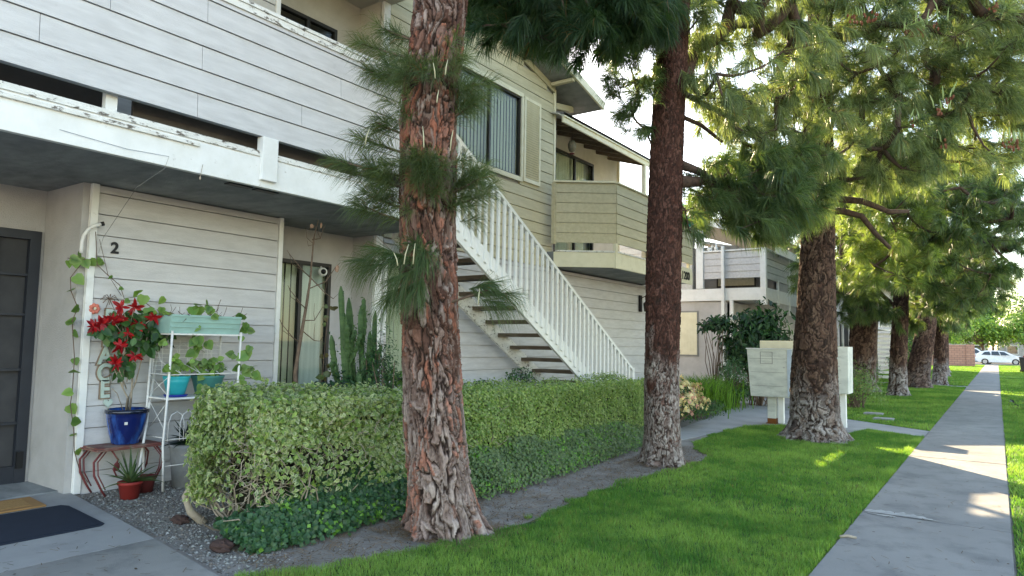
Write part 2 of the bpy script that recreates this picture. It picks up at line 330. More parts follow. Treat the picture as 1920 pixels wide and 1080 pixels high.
def inpoly(X, Y, P):
    c = np.zeros(X.shape, bool); j = len(P) - 1
    for i in range(len(P)):
        xi, yi = P[i]; xj, yj = P[j]
        t = ((yi > Y) != (yj > Y)) & (X < (xj - xi) * (Y - yi) / ((yj - yi) or 1e-9) + xi); c ^= t; j = i
    return c
def blades(name, P, dens, h, wd, label, y0=None, y1=None, shag=0):
    xs = [p[0] for p in P]; ys = [p[1] for p in P]; a, b = min(xs), max(xs); c, d = max(min(ys), y0 or -1e9), min(max(ys), y1 or 1e9)
    n = int((b-a)*(d-c)*dens); X = RNG.uniform(a, b, n); Y = RNG.uniform(c, d, n); jx = (vnoise(X*5, Y*5, 71)-.5)*.22 + (vnoise(X*19, Y*19, 72)-.5)*.10; k = inpoly(X + np.where(X < -2.9, jx, 0), Y, P); X = X[k]; Y = Y[k]; n = len(X)
    cl = vnoise(X*1.7, Y*1.7, 3); cl2 = vnoise(X*9, Y*9, 5)
    hh = h * RNG.uniform(.55, 1.2, n) * (.7 + .6*cl2); an = RNG.uniform(0, 2*np.pi, n); ln = RNG.uniform(.15, .9, n)
    base = np.stack([X, Y, np.full(n, .006)], 1); dr = np.stack([np.cos(an)*ln, np.sin(an)*ln, np.ones(n)], 1)
    tip = base + nrm(dr) * hh[:, None]; sd = np.stack([-np.sin(an), np.cos(an), np.zeros(n)], 1); sd = nrm(sd + RNG.normal(0, .5, (n, 3)) * [1, 1, 0]) * (wd * RNG.uniform(.6, 1.2, n)/2)[:, None]
    V = np.stack([base - sd, base + sd, tip], 1).reshape(-1, 3); F = np.arange(3*n).reshape(-1, 3)
    c0 = np.array([.105, .27, .045]); c1 = np.array([.34, .52, .12]); c2 = np.array([.30, .27, .10])
    t = np.clip((cl-.5)*1.1 + (cl2-.5)*.5 + .5 + RNG.uniform(-.35, .35, n), 0, 1)[:, None]; C = c0*(1-t) + c1*t
    dry = (RNG.random(n) < .035 + .1*(cl2 > .8)); C[dry] = c2 * RNG.uniform(.6, 1.1, (dry.sum(), 1))
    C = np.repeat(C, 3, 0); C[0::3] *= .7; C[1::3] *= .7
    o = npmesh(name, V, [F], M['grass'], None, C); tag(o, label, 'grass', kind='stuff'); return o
near = [(x, y) for x, y in LAWN]
blades('lawn_grass', LAWN, 14000, .038, .0052, 'lush green front lawn in tree shade beside the sidewalk', 0, 6.5)
blades('lawn_grass', LAWN, 5200, .040, .009, 'lush green front lawn round the third pine', 6.5, 14.6)
blades('lawn_grass', LAWN2, 1300, .05, .02, 'green lawn under the row of farther pines', 14, 34)
blades('lawn_grass', LAWN3, 320, .055, .04, 'far strip of lawn leading to the brick wall', 34, 85)
blades('parkway_grass', PKWY, 2200, .05, .014, 'green strip of grass between sidewalk and street', 4, 22)
blades('parkway_grass', PKWY, 420, .055, .035, 'green strip of grass between sidewalk and street, far end', 22, 85.5)
# shaggy overhanging dry edge beside the sidewalk
EDGE = [(-1.16, 2.2), (-1.055, 2.2), (-1.055, 13.7), (-1.16, 13.7)]
o = blades('edge_grass', EDGE, 7000, .06, .008, 'dry fringe of grass along the edge of the sidewalk', 2.2, 13.7)
# gravel and litter on the soil
def scatter(name, P, n, smin, smax, cols, label, cat, m=None, flatk=.6, zz=.0):
    xs = [p[0] for p in P]; ys = [p[1] for p in P]; X = RNG.uniform(min(xs), max(xs), n*3); Y = RNG.uniform(min(ys), max(ys), n*3)
    k = inpoly(X, Y, P); X = X[k][:n]; Y = Y[k][:n]; n = len(X); s = smin + (smax-smin)*RNG.random(n)**2.5
    dirs = np.array([[1,0,0],[0,1,0],[-1,0,0],[0,-1,0],[0,0,1],[0,0,-1],[.7,.7,.5],[-.7,.6,.5],[-.6,-.7,.5],[.7,-.6,.5]])
    dirs = dirs[:6]
    V = np.stack([X, Y, np.full(n, zz) + s*.25], 1)[:, None, :] + dirs[None]*s[:, None, None]*RNG.uniform(.55, 1.0, (n, 6, 1))*np.array([1, 1, flatk])
    f = np.array([[0,1,4],[1,2,4],[2,3,4],[3,0,4],[1,0,5],[2,1,5],[3,2,5],[0,3,5]]); F = (np.arange(n)[:, None, None]*6 + f[None]).reshape(-1, 3)
    C = np.array(cols)[RNG.integers(0, len(cols), n)] * RNG.uniform(.7, 1.15, (n, 1)); C = np.repeat(C, 6, 0)
    o = npmesh(name, V.reshape(-1, 3), [F], M['pebble'], None, C); tag(o, label, cat, kind='stuff'); return o
GRAV = [(-7.1, 3.06), (-6.69, 3.0), (-5.1, 2.79), (-3.95, 2.62), (-3.75, 2.95), (-4.3, 3.25), (-4.9, 3.9), (-5.6, 4.6), (-7.1, 4.8)]
stc = [(.30,.285,.27), (.22,.20,.185), (.38,.36,.33), (.16,.135,.12), (.26,.22,.19), (.44,.42,.40)]
scatter('gravel', GRAV, 9000, .006, .022, stc, 'loose grey gravel between the entry slab and the hedge', 'gravel')
DIRT = [(-4.6, 3.0), (-3.75, 2.75), (-3.5, 3.3), (-3.35, 4.3), (-3.2, 4.9), (-3.3, 6.2), (-3.22, 7.5), (-3.15, 8.4), (-3.2, 9.4), (-3.6, 10.2), (-4.2, 9.6), (-4.5, 8), (-4.4, 5)]
scatter('soil_crumbs', DIRT, 5500, .004, .014, [(.20,.17,.15), (.30,.26,.23), (.12,.09,.075), (.36,.33,.30)], 'dry crumbly soil and bark litter beneath the hedge', 'soil')
# fallen pine needles over the bare soil
def litter(P, n, label):
    xs = [p[0] for p in P]; ys = [p[1] for p in P]; X = RNG.uniform(min(xs), max(xs), n); Y = RNG.uniform(min(ys), max(ys), n); k = inpoly(X, Y, P); X = X[k]; Y = Y[k]; n = len(X)
    an = RNG.uniform(0, np.pi, n); L = RNG.uniform(.05, .14, n)/2; d = np.stack([np.cos(an), np.sin(an), RNG.normal(0, .08, n)], 1)*L[:, None]; s = np.stack([-np.sin(an), np.cos(an), np.zeros(n)], 1)*.0022
    c = np.stack([X, Y, np.full(n, .016)], 1); V = np.stack([c-d-s, c-d+s, c+d+s, c+d-s], 1).reshape(-1, 3)
    C = np.repeat(np.array([.24, .15, .08])*RNG.uniform(.5, 1.3, (n, 1)), 4, 0)
    o = npmesh('needle_litter', V, [np.arange(4*n).reshape(-1, 4)], M['pebble'], None, C); tag(o, label, 'pine litter', kind='stuff')
litter(DIRT, 5000, 'brown fallen pine needles scattered on the bare soil')

# ================================================================ BUILDING
def siding(mb, a, b, n, z0, z1, ex, joints=(), clip=None, th=.02):
    a = Vector((a[0], a[1], 0)); b = Vector((b[0], b[1], 0)); d = (b-a); L = d.length; d.normalize(); n = Vector((n[0], n[1], 0)).normalized()
    k = 0; z = z0
    while z < z1 - .02:
        zt = min(z + ex, z1); lo, hi = 0, L
        if clip: lo, hi = clip(zt, L)
        js = [lo] + sorted(j for i, j in joints if i == k and lo < j < hi) + [hi]
        for s0, s1 in zip(js[:-1], js[1:]):
            if s1 - s0 < .02: continue
            poly = [(-.03, z + .0035), (th, z), (th, z + .004), (.008, zt - .0075), (-.03, zt - .0075)]
            mb.extr(poly, a, n, (0, 0, 1), d, s0 + .0025, s1 - .0025)
        z = zt; k += 1
    return mb
def wallx(mb, xb, xf, y0, y1, z0, z1, ops=()):
    ops = sorted(ops); y = y0
    for (a, b, c, d) in ops:
        if a > y: mb.box(xb, xf, y, a, z0, z1)
        if c > z0: mb.box(xb, xf, a, b, z0, c)
        if d < z1: mb.box(xb, xf, a, b, d, z1)
        y = b
    if y < y1: mb.box(xb, xf, y, y1, z0, z1)
    return mb
def window_x(parent, x, y0, y1, z0, z1, nm='window', fw=.045, mull=(), blinds=None, panecol='glass', fm='frame', bgap=.07, blabel=None):
    """window in a wall facing +x: frame (part) > pane and blinds (sub-parts)"""
    mb = MB(); mb.box(x-.06, x+.01, y0, y0+fw, z0, z1); mb.box(x-.06, x+.01, y1-fw, y1, z0, z1)
    mb.box(x-.06, x+.01, y0+fw, y1-fw, z0, z0+fw); mb.box(x-.06, x+.01, y0+fw, y1-fw, z1-fw, z1)
    for q in mull: mb.box(x-.055, x+.006, q-fw/2, q+fw/2, z0+fw, z1-fw)
    f = mb.build(nm, M[fm], parent, bevel=.003)
    p = MB(); p.box(x-.034, x-.028, y0+fw*.9, y1-fw*.9, z0+fw*.9, z1-fw*.9); p.build('pane', M[panecol], f)
    k = MB(); k.box(x-.5, x-.46, y0-.02, y1+.02, z0-.02, z1+.02); k.box(x-.46, x-.07, y0-.03, y0-.01, z0, z1); k.box(x-.46, x-.07, y1+.01, y1+.03, z0, z1)
    k.build('room', M['room'], f)
    if blinds:
        b = MB(); y = y0 + fw; sp = blinds[0]
        while y < y1 - fw:
            an = blinds[1] + random.uniform(-.12, .12); dx = 0
            if not (len(blinds) > 3 and blinds[3][0] < y < blinds[3][1]):
                b.beam((x-bgap-.045, y+sp/2, z0+.03), (x-bgap-.045+random.uniform(-.006,.006), y+sp/2, z1-.05), .004, sp*.72, up=(math.sin(an), math.cos(an), 0))
            y += sp
        b.build('blind', M[blinds[2]], f)
    return f
def text_mesh(body, size, depth, font_bold=0.0):
    cu = bpy.data.curves.new('t', 'FONT'); cu.body = body; cu.size = size; cu.extrude = depth; cu.offset = font_bold; cu.align_x = 'CENTER'; cu.align_y = 'CENTER'
    ob = bpy.data.objects.new('t', cu); col.objects.link(ob); dg = bpy.context.evaluated_depsgraph_get(); dg.update()
    me = bpy.data.meshes.new_from_object(ob.evaluated_get(dg)); col.objects.unlink(ob); bpy.data.objects.remove(ob)
    return me
def put_text(name, body, size, depth, loc, m, parent, bold=0.0, rot=None, sx=1.0):
    me = text_mesh(body, size, depth, bold); me.name = name; me.materials.clear(); me.materials.append(m)
    R = Matrix(((0, 0, 1, 0), (1, 0, 0, 0), (0, 1, 0, 0), (0, 0, 0, 1))) if rot is None else rot     # text faces +x, reads towards +y
    me.transform(R @ Matrix.Diagonal((sx, 1, 1, 1))); o = bpy.data.objects.new(name, me)
    link(o, parent, Vector(loc) - (Vector(WORG[parent.name]) if parent is not None else Vector((0, 0, 0)))); return o

W = -7.16; B = -5.8
A = thing('apartment_building', 'nearest two storey apartment block, grey lap siding, walkway parapet and white outside stair', 'building', (-9, 6, 0))
# stucco walls behind the recesses and the body
mb = MB()
wallx(mb, -8.15, -8.0, -1.5, 2.97, 0, 2.98, [(1.75, 2.94, -.01, 2.55)])           # entry recess
mb.box(-8.15, W-.03, 2.972, 3.04, 0, 2.98)                                        # return with the vine
mb.box(-12.95, W-.035, 3.05, 5.19, 0, 2.98)
wallx(mb, -7.72, -7.60, 5.192, 6.76, 0, 2.98, [(5.35, 6.38, .06, 2.55)])
mb.box(-7.72, W-.03, 6.762, 6.84, 0, 2.98)
mb.build('wall', M['stucco'], A)
mb = MB()
wallx(mb, -8.15, -8.0, -1.5, 2.97, 3.3, 6.4, [(1.75, 2.94, 3.31, 5.9)])
mb.box(-12.95, W-.035, 2.98, 5.0, 3.3, 6.4)
wallx(mb, -7.72, -7.60, 5.002, 6.76, 3.3, 6.42, [(5.33, 6.33, 3.36, 5.92)])
mb.box(-7.72, W-.03, 6.762, 6.84, 3.3, 6.42)
wallx(mb, -8.17, -8.05, 11.5, 16.2, 3.3, 6.55, [(13.0, 14.86, 3.34, 5.93)])
mb.build('wall', M['stucco_beige'], A)
mb = MB(); mb.box(-13, -8.2, -1.5, 16.15, .0, 6.3); mb.box(-8.21, W-.19, 6.9, 16.1, 0, 2.97); mb.box(-8.21, W-.7, 6.9, 11.45, 2.97, 6.5)
mb.box(-13, -8.19, 16.16, 16.2, 0, 6.45); mb.box(-8.2, W-.035, 16.08, 16.14, 0, 2.98)
mb.build('inner_wall', M['stucco'], A)
# siding
s = MB(); siding(s, (W, 3.1), (W, 5.165), (1, 0), .0, 2.975, .207); s.build('siding', M['siding'], A)
s = MB(); siding(s, (W, 3.1), (W, 4.98), (1, 0), 3.32, 6.4, .207); s.build('siding', M['siding_pale'], A)
WIN0 = (8.36, 10.34, 4.56, 6.08)
def strip_siding(x, y0, y1, z0, z1, ex, holes, mname, clip=None, joints=()):
    s = MB(); z = z0; k = 0
    while z < z1 - .01:
        zt = min(z+ex, z1); segs = [(y0, y1)]
        if clip: segs = [clip(zt)]
        for (a, b, c, d) in holes:
            if zt > c + .01 and z < d - .01:
                ns = []
                for p, q in segs:
                    if a > p: ns.append((p, min(a, q)))
                    if b < q: ns.append((max(b, p), q))
                segs = ns
        for p, q in segs:
            js = [p] + sorted(j for i, j in joints if i == k and p < j < q) + [q]
            for s0, s1 in zip(js[:-1], js[1:]):
                if s1 - s0 > .01: s.extr([(-.03, z+.0035), (.02, z), (.02, z+.004), (.008, zt-.0075), (-.03, zt-.0075)], (x, 0, 0), (1, 0, 0), (0, 0, 1), (0, 1, 0), s0+.0025, s1-.0025)
        z = zt; k += 1
    return s.build('siding', M[mname], A)
strip_siding(W, 6.93, 16.1, .0, 2.97, .207, [(7.0, 7.86, .92, 2.68)], 'siding', None, [(3, 9.2), (7, 10.4), (10, 12.2), (5, 13.1), (2, 11.0)])
RZ, RY = 7.485, 8.2                                                                # gable ridge
def rclip(z): return (max(6.93, RY - (RZ + .0 - z)*4), min(11.5, RY + (RZ - .02 - z)*4))
strip_siding(W, 6.93, 11.5, 2.98, 7.42, .207, [WIN0], 'siding_warm_lit', lambda z: rclip(z) if z > 6.5 else (6.93, 11.5), [(3, 9.5), (6, 8.0), (15, 9.3), (17, 10.2), (13, 7.6)])
mb = MB(); wallx(mb, W-.15, W-.032, 6.9, 11.5, 0, 6.62, [(7.0, 7.86, .92, 2.68), WIN0]); wallx(mb, W-.15, W-.032, 11.5, 16.1, 0, 2.97)
mb.extr([(6.95, 6.62), (11.45, 6.62), (8.2, 7.42)], (W-.15, 0, 0), (0, 1, 0), (0, 0, 1), (1, 0, 0), 0, .118)
mb.build('wall_sheathing', M['stucco'], A)
# corner boards
def trim(x0, x1, y0, y1, z0, z1, m='white'): MB().box(x0, x1, y0, y1, z0, z1).build('corner_board', M[m], A, bevel=.004)
trim(W-.02, W+.035, 3.03, 3.095, 0.01, 2.977); trim(W-.02, W+.035, 5.17, 5.225, 0.01, 2.977); trim(W-.02, W+.035, 6.77, 6.90, 0.01, 2.977)
trim(W-.02, W+.035, 4.985, 5.045, 3.31, 6.42); trim(W-.02, W+.035, 6.78, 6.91, 3.31, 6.5); trim(W-.02, W+.035, 11.505, 11.56, 3.7, 6.6, 'cream')
trim(-8.06, -7.99, 16.15, 16.21, 3.3, 6.5, 'cream')
# windows
window_x(A, -7.60, 5.35, 6.38, .06, 2.55, fw=.05, mull=(5.87,), blinds=(.1, .1, 'blind', (0, 0)))
mb = MB(); mb.box(-7.70, -7.66, 5.92, 6.28, .12, 2.5); c_ = mb.build('curtain', M['curtain'], A)
window_x(A, -7.60, 5.33, 6.33, 3.36, 5.92, fw=.05, mull=(5.83,))
f = window_x(A, W, *WIN0[:2], *WIN0[2:], fw=.028, mull=(9.4,), blinds=(.095, -.15, 'blind'), bgap=.03)
mb = MB(); a, b, c, d = WIN0
mb.box(W+.012, W+.045, a-.08, b+.05, d, d+.085); mb.box(W+.012, W+.045, a-.08, b+.05, c-.085, c); mb.box(W+.012, W+.045, b, b+.06, c, d); mb.box(W+.012, W+.045, a-.08, a, c, d)
mb.build('window_casing', M['cream'], A, bevel=.004)
f = window_x(A, W, 7.0, 7.86, .92, 2.68, fw=.04, blinds=(.09, .3, 'blind'))
mb = MB(); mb.box(W+.012, W+.04, 6.95, 7.9, 2.68, 2.75); mb.box(W+.012, W+.04, 6.95, 7.0, .92, 2.68); mb.box(W+.012, W+.04, 6.95, 7.9, .86, .92); mb.box(W+.012, W+.04, 7.86, 7.9, .92, 2.68); mb.build('window_casing', M['white'], A)
# louvred shutter
mb = MB(); a, b, c, d = 10.41, 10.97, 4.5, 6.12
mb.box(W+.02, W+.06, a, a+.05, c, d); mb.box(W+.02, W+.06, b-.05, b, c, d); mb.box(W+.02, W+.06, a+.05, b-.05, c, c+.07); mb.box(W+.02, W+.06, a+.05, b-.05, d-.06, d); MB().box(W+.0225, W+.0265, a+.052, b-.052, c+.072, d-.062).build('shutter_back', M['wood'], A)
z = c + .09
while z < d - .08: mb.extr([(.026, 0), (.034, -.004), (.055, .026), (.047, .028)], (W, a+.05, z), (1,0,0), (0,0,1), (0,1,0), 0, b-a-.1); z += .045
mb.build('shutter', M['cream'], A)
# entry door with security gate
mb = MB(); mb.box(-8.09, -8.05, 1.78, 2.9, .03, 2.5); dr = mb.build('door', M['screen'], A)
mb = MB(); mb.box(-8.04, -7.975, 2.84, 2.94, .03, 2.55); mb.box(-8.04, -7.975, 1.75, 1.85, .03, 2.55); mb.box(-8.04, -7.975, 1.85, 2.84, 2.46, 2.55); mb.box(-8.03, -7.985, 1.85, 2.84, .03, .2)
for y in (2.02, 2.29, 2.56): mb.box(-8.025, -7.995, y-.012, y+.012, .2, 2.46)
for z in (.62, 1.15, 1.7, 2.1): mb.box(-8.02, -7.99, 1.85, 2.84, z-.012, z+.012)
g = mb.build('security_gate', M['gate'], dr)
MB().box(-7.99, -7.94, 2.845, 2.90, .18, .34).build('latch', M['black'], dr)
# landing / walkway with beam and parapet
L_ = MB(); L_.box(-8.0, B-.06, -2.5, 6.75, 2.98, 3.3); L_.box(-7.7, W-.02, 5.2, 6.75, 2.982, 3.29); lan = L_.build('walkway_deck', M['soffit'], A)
mb = MB(); mb.box(B-.058, B, -2.5, 6.78, 2.965, 3.25); mb.box(B-.058, B-.012, -2.5, 6.78, 3.25, 3.315); bm = mb.build('fascia_beam', M['white'], A, bevel=.004)
mb = MB(); mb.box(B+.002, B+.028, -2.5, 3.32, 3.20, 3.235); mb.box(B-.0105, B+.006, -2.5, 6.77, 3.262, 3.318); mb.build('ledge_strip', M['white_dirty'], A, bevel=.003)
mb = MB()
mb.box(B-.055, B+.045, 3.945, 4.12, 3.03, 3.4585); mb.build('support_block', M['white'], A, bevel=.006)
MB().box(B-.30, B-.27, 2.86, 6.7, 3.301, 3.56).build('gap_shade_board', M['room'], A); MB().box(B-.75, B-.72, -2.4, 2.8, 3.301, 4.1).build('gap_shade_panel', M['room'], A)  # added dark panels, standing in for the shade behind the parapet gap
mb = MB()
for y in (2.55, 5.3, 0.8, -.8): mb.box(B-.13, B-.07, y, y+.09, 3.3, 3.5)
mb.build('support_block', M['white'], A)
J = [(0, 3.28), (0, 5.05), (1, 2.02), (1, 4.4), (2, 3.3), (2, 5.6), (3, 2.5), (3, 4.9), (4, 3.33), (0, 1.0), (5, 4.2)]
s = MB(); siding(s, (B, -2.5), (B, 6.72), (1, 0), 3.46, 4.685, .2235, [(i, y+2.5) for i, y in J], th=.022); pp = s.build('parapet', M['siding'], A)
mb = MB(); mb.box(B-.09, B-.032, -2.5, 6.72, 3.475, 4.68); mb.build('backing', M['siding_pale'], pp)
mb = MB(); mb.box(B-.11, B+.045, -2.5, 6.78, 4.688, 4.725); mb.box(B+.024, B+.034, -2.5, 6.76, 4.62, 4.686); mb.build('cap', M['white_dirty'], pp, bevel=.004)
mb = MB(); mb.box(B-.08, B+.035, 6.725, 6.82, 2.97, 4.687); mb.build('newel_post', M['white'], A, bevel=.005)
# vent slots in the soffit
for k in (0, 1): MB().box(-6.02, -5.93, 3.72+.3*k, 3.97+.3*k, 2.968, 2.9795).build('soffit_vent', M['black'], A)
# recess ceiling upstairs and roofs
def slab_roof(name, pts, th, m): 
    """four top corners"""
    t = [Vector(p) for p in pts]; b = [p - Vector((0, 0, th)) for p in t]
    return MB().add(b + t, [(3,2,1,0), (4,5,6,7), (0,1,5,4), (1,2,6,5), (2,3,7,6), (3,0,4,7)]).build(name, M[m], A)
MB().box(-8.2, -5.6, -2.5, 6.93, 6.42, 6.5).build('ceiling', M['stucco_beige'], A)
slab_roof('roof', [(-6.6, RY, RZ+.12), (-6.6, 12.55, 6.53), (-13, 12.55, 6.53), (-13, RY, RZ+.12)], .1, 'shingle')
slab_roof('roof', [(-6.6, 5.9, 7.03), (-6.6, RY, RZ+.12), (-13, RY, RZ+.12), (-13, 5.9, 7.03)], .1, 'shingle')
slab_roof('roof', [(-5.4, -2.5, 6.58), (-5.4, 6.9, 6.58), (-13, 6.9, 7.9), (-13, -2.5, 7.9)], .08, 'shingle')
so_ = MB(); t = [(-6.58, RY, RZ), (-6.58, 12.5, 6.42), (-9, 12.5, 6.42), (-9, RY, RZ)]
so_.add([(x, y, z-.015) for x, y, z in t] + [(x, y, z+.008) for x, y, z in t], [(3,2,1,0), (4,5,6,7), (0,1,5,4), (1,2,6,5), (2,3,7,6), (3,0,4,7)]); so_.build('eave_soffit', M['soffit'], A)
mb = MB(); mb.beam((-6.57, RY, RZ+.035), (-6.57, 12.56, 6.45), .045, .17); mb.beam((-6.57, 5.9, 6.94), (-6.57, RY, RZ+.035), .045, .17)
mb.build('rake_board', M['cream'], A, bevel=.003)
mb = MB(); mb.beam((-9, 12.52, 6.43), (-6.6, 12.52, 6.43), .04, .1); mb.build('eave_board', M['soffit'], A)
mb = MB(); mb.beam((-7.13, 8.4, 7.36), (-7.13, 11.5, 6.585), .03, .12); mb.beam((-7.1, 9.9, 7.02), (-6.6, 9.9, 7.02), .09, .06); mb.beam((-7.1, 11.35, 6.64), (-6.6, 11.35, 6.64), .09, .06)
mb.beam((-7.2, 11.62, 6.3), (-7.2, 12.3, 6.42), .09, .12); mb.build('lookout', M['siding_warm_lit'], A)
# low eave over the balcony
slab_roof('roof', [(-6.93, 11.57, 6.12), (-6.93, 16.3, 6.12), (-13, 16.3, 7.9), (-13, 11.57, 7.9)], .06, 'shingle')
mb = MB(); mb.box(-7.0, -6.96, 11.57, 16.1, 5.92, 6.085); mb.box(-6.958, -6.93, 11.57, 16.12, 6.03, 6.115); mb.build('eave_board', M['cream'], A, bevel=.003)
mb = MB(); y = 11.9
while y < 16.2: mb.beam((-8.05, y, 6.31), (-7.0, y, 5.985), .07, .14); y += .62
mb.build('rafter', M['wood'], A)
slab_roof('roof_underside', [(-6.98, 11.4, 6.06), (-6.98, 16.2, 6.06), (-8.2, 16.2, 6.42), (-8.2, 11.4, 6.42)], .02, 'stucco_beige')
MB().box(-7.05, -6.96, 15.48, 15.57, 3.3, 5.93).build('roof_post', M['cream'], A, bevel=.004)
# sliding door behind the balcony
window_x(A, -8.05, 13.0, 14.86, 3.34, 5.93, nm='sliding_door', fw=.06, mull=(13.95,), blinds=(.1, .2, 'blind', (14.5, 15)))
# chamfered balcony
bal = MB(); DP = [(-8.05, 11.57), (W, 11.3), (-6.95, 11.35), (-6.06, 12.0), (-6.06, 16.05), (-8.05, 16.05)]
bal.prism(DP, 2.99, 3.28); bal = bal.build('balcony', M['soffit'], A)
c0, c1, c2 = (-6.95, 11.3), (-6.0, 12.0), (-6.0, 16.1)
nn = Vector((c1[1]-c0[1], -(c1[0]-c0[0]), 0)).normalized()
s = MB(); siding(s, c0, c1, nn, 3.45, 4.63, .197, th=.018); siding(s, (c1[0], c1[1]+.005), c2, (1, 0), 3.45, 4.63, .197, th=.018, joints=[(1, 1.9), (3, 2.6), (4, 1.2)]); s.build('balcony_siding', M['siding_warm_lit'], bal)
mb = MB(); mb.beam((c0[0]-.03*nn.x-.02, c0[1]-.03*nn.y, 4.05), (c1[0]-.035, c1[1]-.0, 4.05), .04, 1.14); mb.box(-6.075, -6.035, 12.03, 16.08, 3.47, 4.62); mb.build('balcony_backing', M['siding_pale'], bal)
mb = MB(); mb.beam((c0[0]-.05, c0[1]-.035, 4.65), (c1[0]-.005, c1[1], 4.65), .11, .035); mb.box(-6.075, -5.955, 12.02, 16.12, 4.634, 4.666); mb.build('balcony_cap', M['cream'], bal, bevel=.003)
mb = MB(); mb.beam((c0[0]-.03, c0[1]-.02, 3.12), (c1[0]-.02, c1[1]-.01, 3.12), .05, .29); mb.box(-6.05, -5.99, 12.03, 16.1, 2.97, 3.27); mb.beam((c1[0]-.012, c1[1]-.0, 2.965), (c1[0]-.012, c1[1]+.001, 3.45), .07, .07, up=(1,0,0)); mb.build('balcony_beam', M['cream'], bal, bevel=.004)
mb = MB(); mb.box(-6.04, -5.975, 12.035, 16.06, 3.272, 3.30); mb.beam((c0[0], c0[1]-.005, 3.285), (c1[0]-.02, c1[1]-.015, 3.285), .06, .03); mb.build('balcony_ledge', M['white_dirty'], bal)
mb = MB(); mb.beam((-6.97, 11.27, 3.42), (-6.97, 11.27, 4.63), .07, .09, up=(0, 1, 0)); mb.build('balcony_end_board', M['siding_warm_lit'], bal)
mb = MB()
for y in (13.5, 15.9): mb.box(-6.07, -6.01, y, y+.09, 3.27, 3.47)
mb.build('balcony_post', M['cream'], bal)
mb = MB(); mb.box(-5.988, -5.965, 15.12, 15.98, 2.955, 3.33); pl_ = mb.build('number_board', M['cream'], A, bevel=.003); tag(pl_, 'cream board with the street number 1200')
put_text('street_number', '1200', .27, .006, (-5.958, 15.57, 3.13), M['black'], pl_, .004, sx=.95)
put_text('house_number', '2', .155, .006, (W+.028, 3.27, 2.365), M['black'], A, .004)
# ---------------------------------------------------------------- outside stair
ST = thing('staircase', 'white painted outside staircase with slatted railing running down to the hedge', 'staircase', (-6.3, 12.3, 0))
y0s, z0s, sl = 6.80, 3.3, -.5886
def zl(y): return 2.955 + sl*(y - 6.76)
def zrail(y): return 3.55 + sl*(y - 8.05)
mb = MB(); mb.extr([(6.83, zl(6.83)), (11.78, 0.03), (12.1, .03), (12.1, zl(12.1)+.33), (6.83, zl(6.83)+.33)], (B-.05, 0, 0), (0,1,0), (0,0,1), (1,0,0), 0, .05); mb.build('stringer', M['white'], ST, bevel=.004)
mb = MB(); mb.extr([(6.83, zl(6.83)), (11.78, 0.03), (12.1, .03), (12.1, zl(12.1)+.33), (6.83, zl(6.83)+.33)], (-6.88, 0, 0), (0,1,0), (0,0,1), (1,0,0), 0, .05); mb.build('stringer', M['white_dirty'], ST, bevel=.004)
mb = MB(); mb.beam((B-.01, 6.8, zrail(6.8)-.03), (B-.01, 12.36, zrail(12.36)-.03), .085, .05); mb.build('handrail', M['white'], ST, bevel=.004)
mb = MB(); mb.box(-6.83, B-.051, -.145, .145, -.03, .03)
tb = bpy.data.meshes.new('tread'); tb.from_pydata([(v[0]+6.34, v[1], v[2]) for v in mb.v], [], mb.f); tb.materials.append(M['tread'])
for k in range(15):
    y = 7.0 + .35*k; z = z0s - .206*(k+1) - .03
    if z < .1: break
    o = bpy.data.objects.new('tread', tb); link(o, ST, (-6.34+6.3, y-12.3, z))
bl = bpy.data.meshes.new('baluster'); mb = MB(); mb.extr([(-.022, 0), (.022, -.028), (.022, 1.16), (-.022, 1.185)], (0, 0, 0), (0,1,0), (0,0,1), (1,0,0), 0, .036)
bl.from_pydata(mb.v, [], mb.f); bl.materials.append(M['white'])
y = 6.95
while y < 12.2:
    o = bpy.data.objects.new('baluster', bl); link(o, ST, (B+.001+6.3, y-12.3, zl(y)+.12+random.uniform(-.012, .012))); y += .148
mb = MB(); mb.box(B-.06, B+.03, 12.28, 12.37, .01, zrail(12.3)); mb.build('newel_post', M['white'], ST)
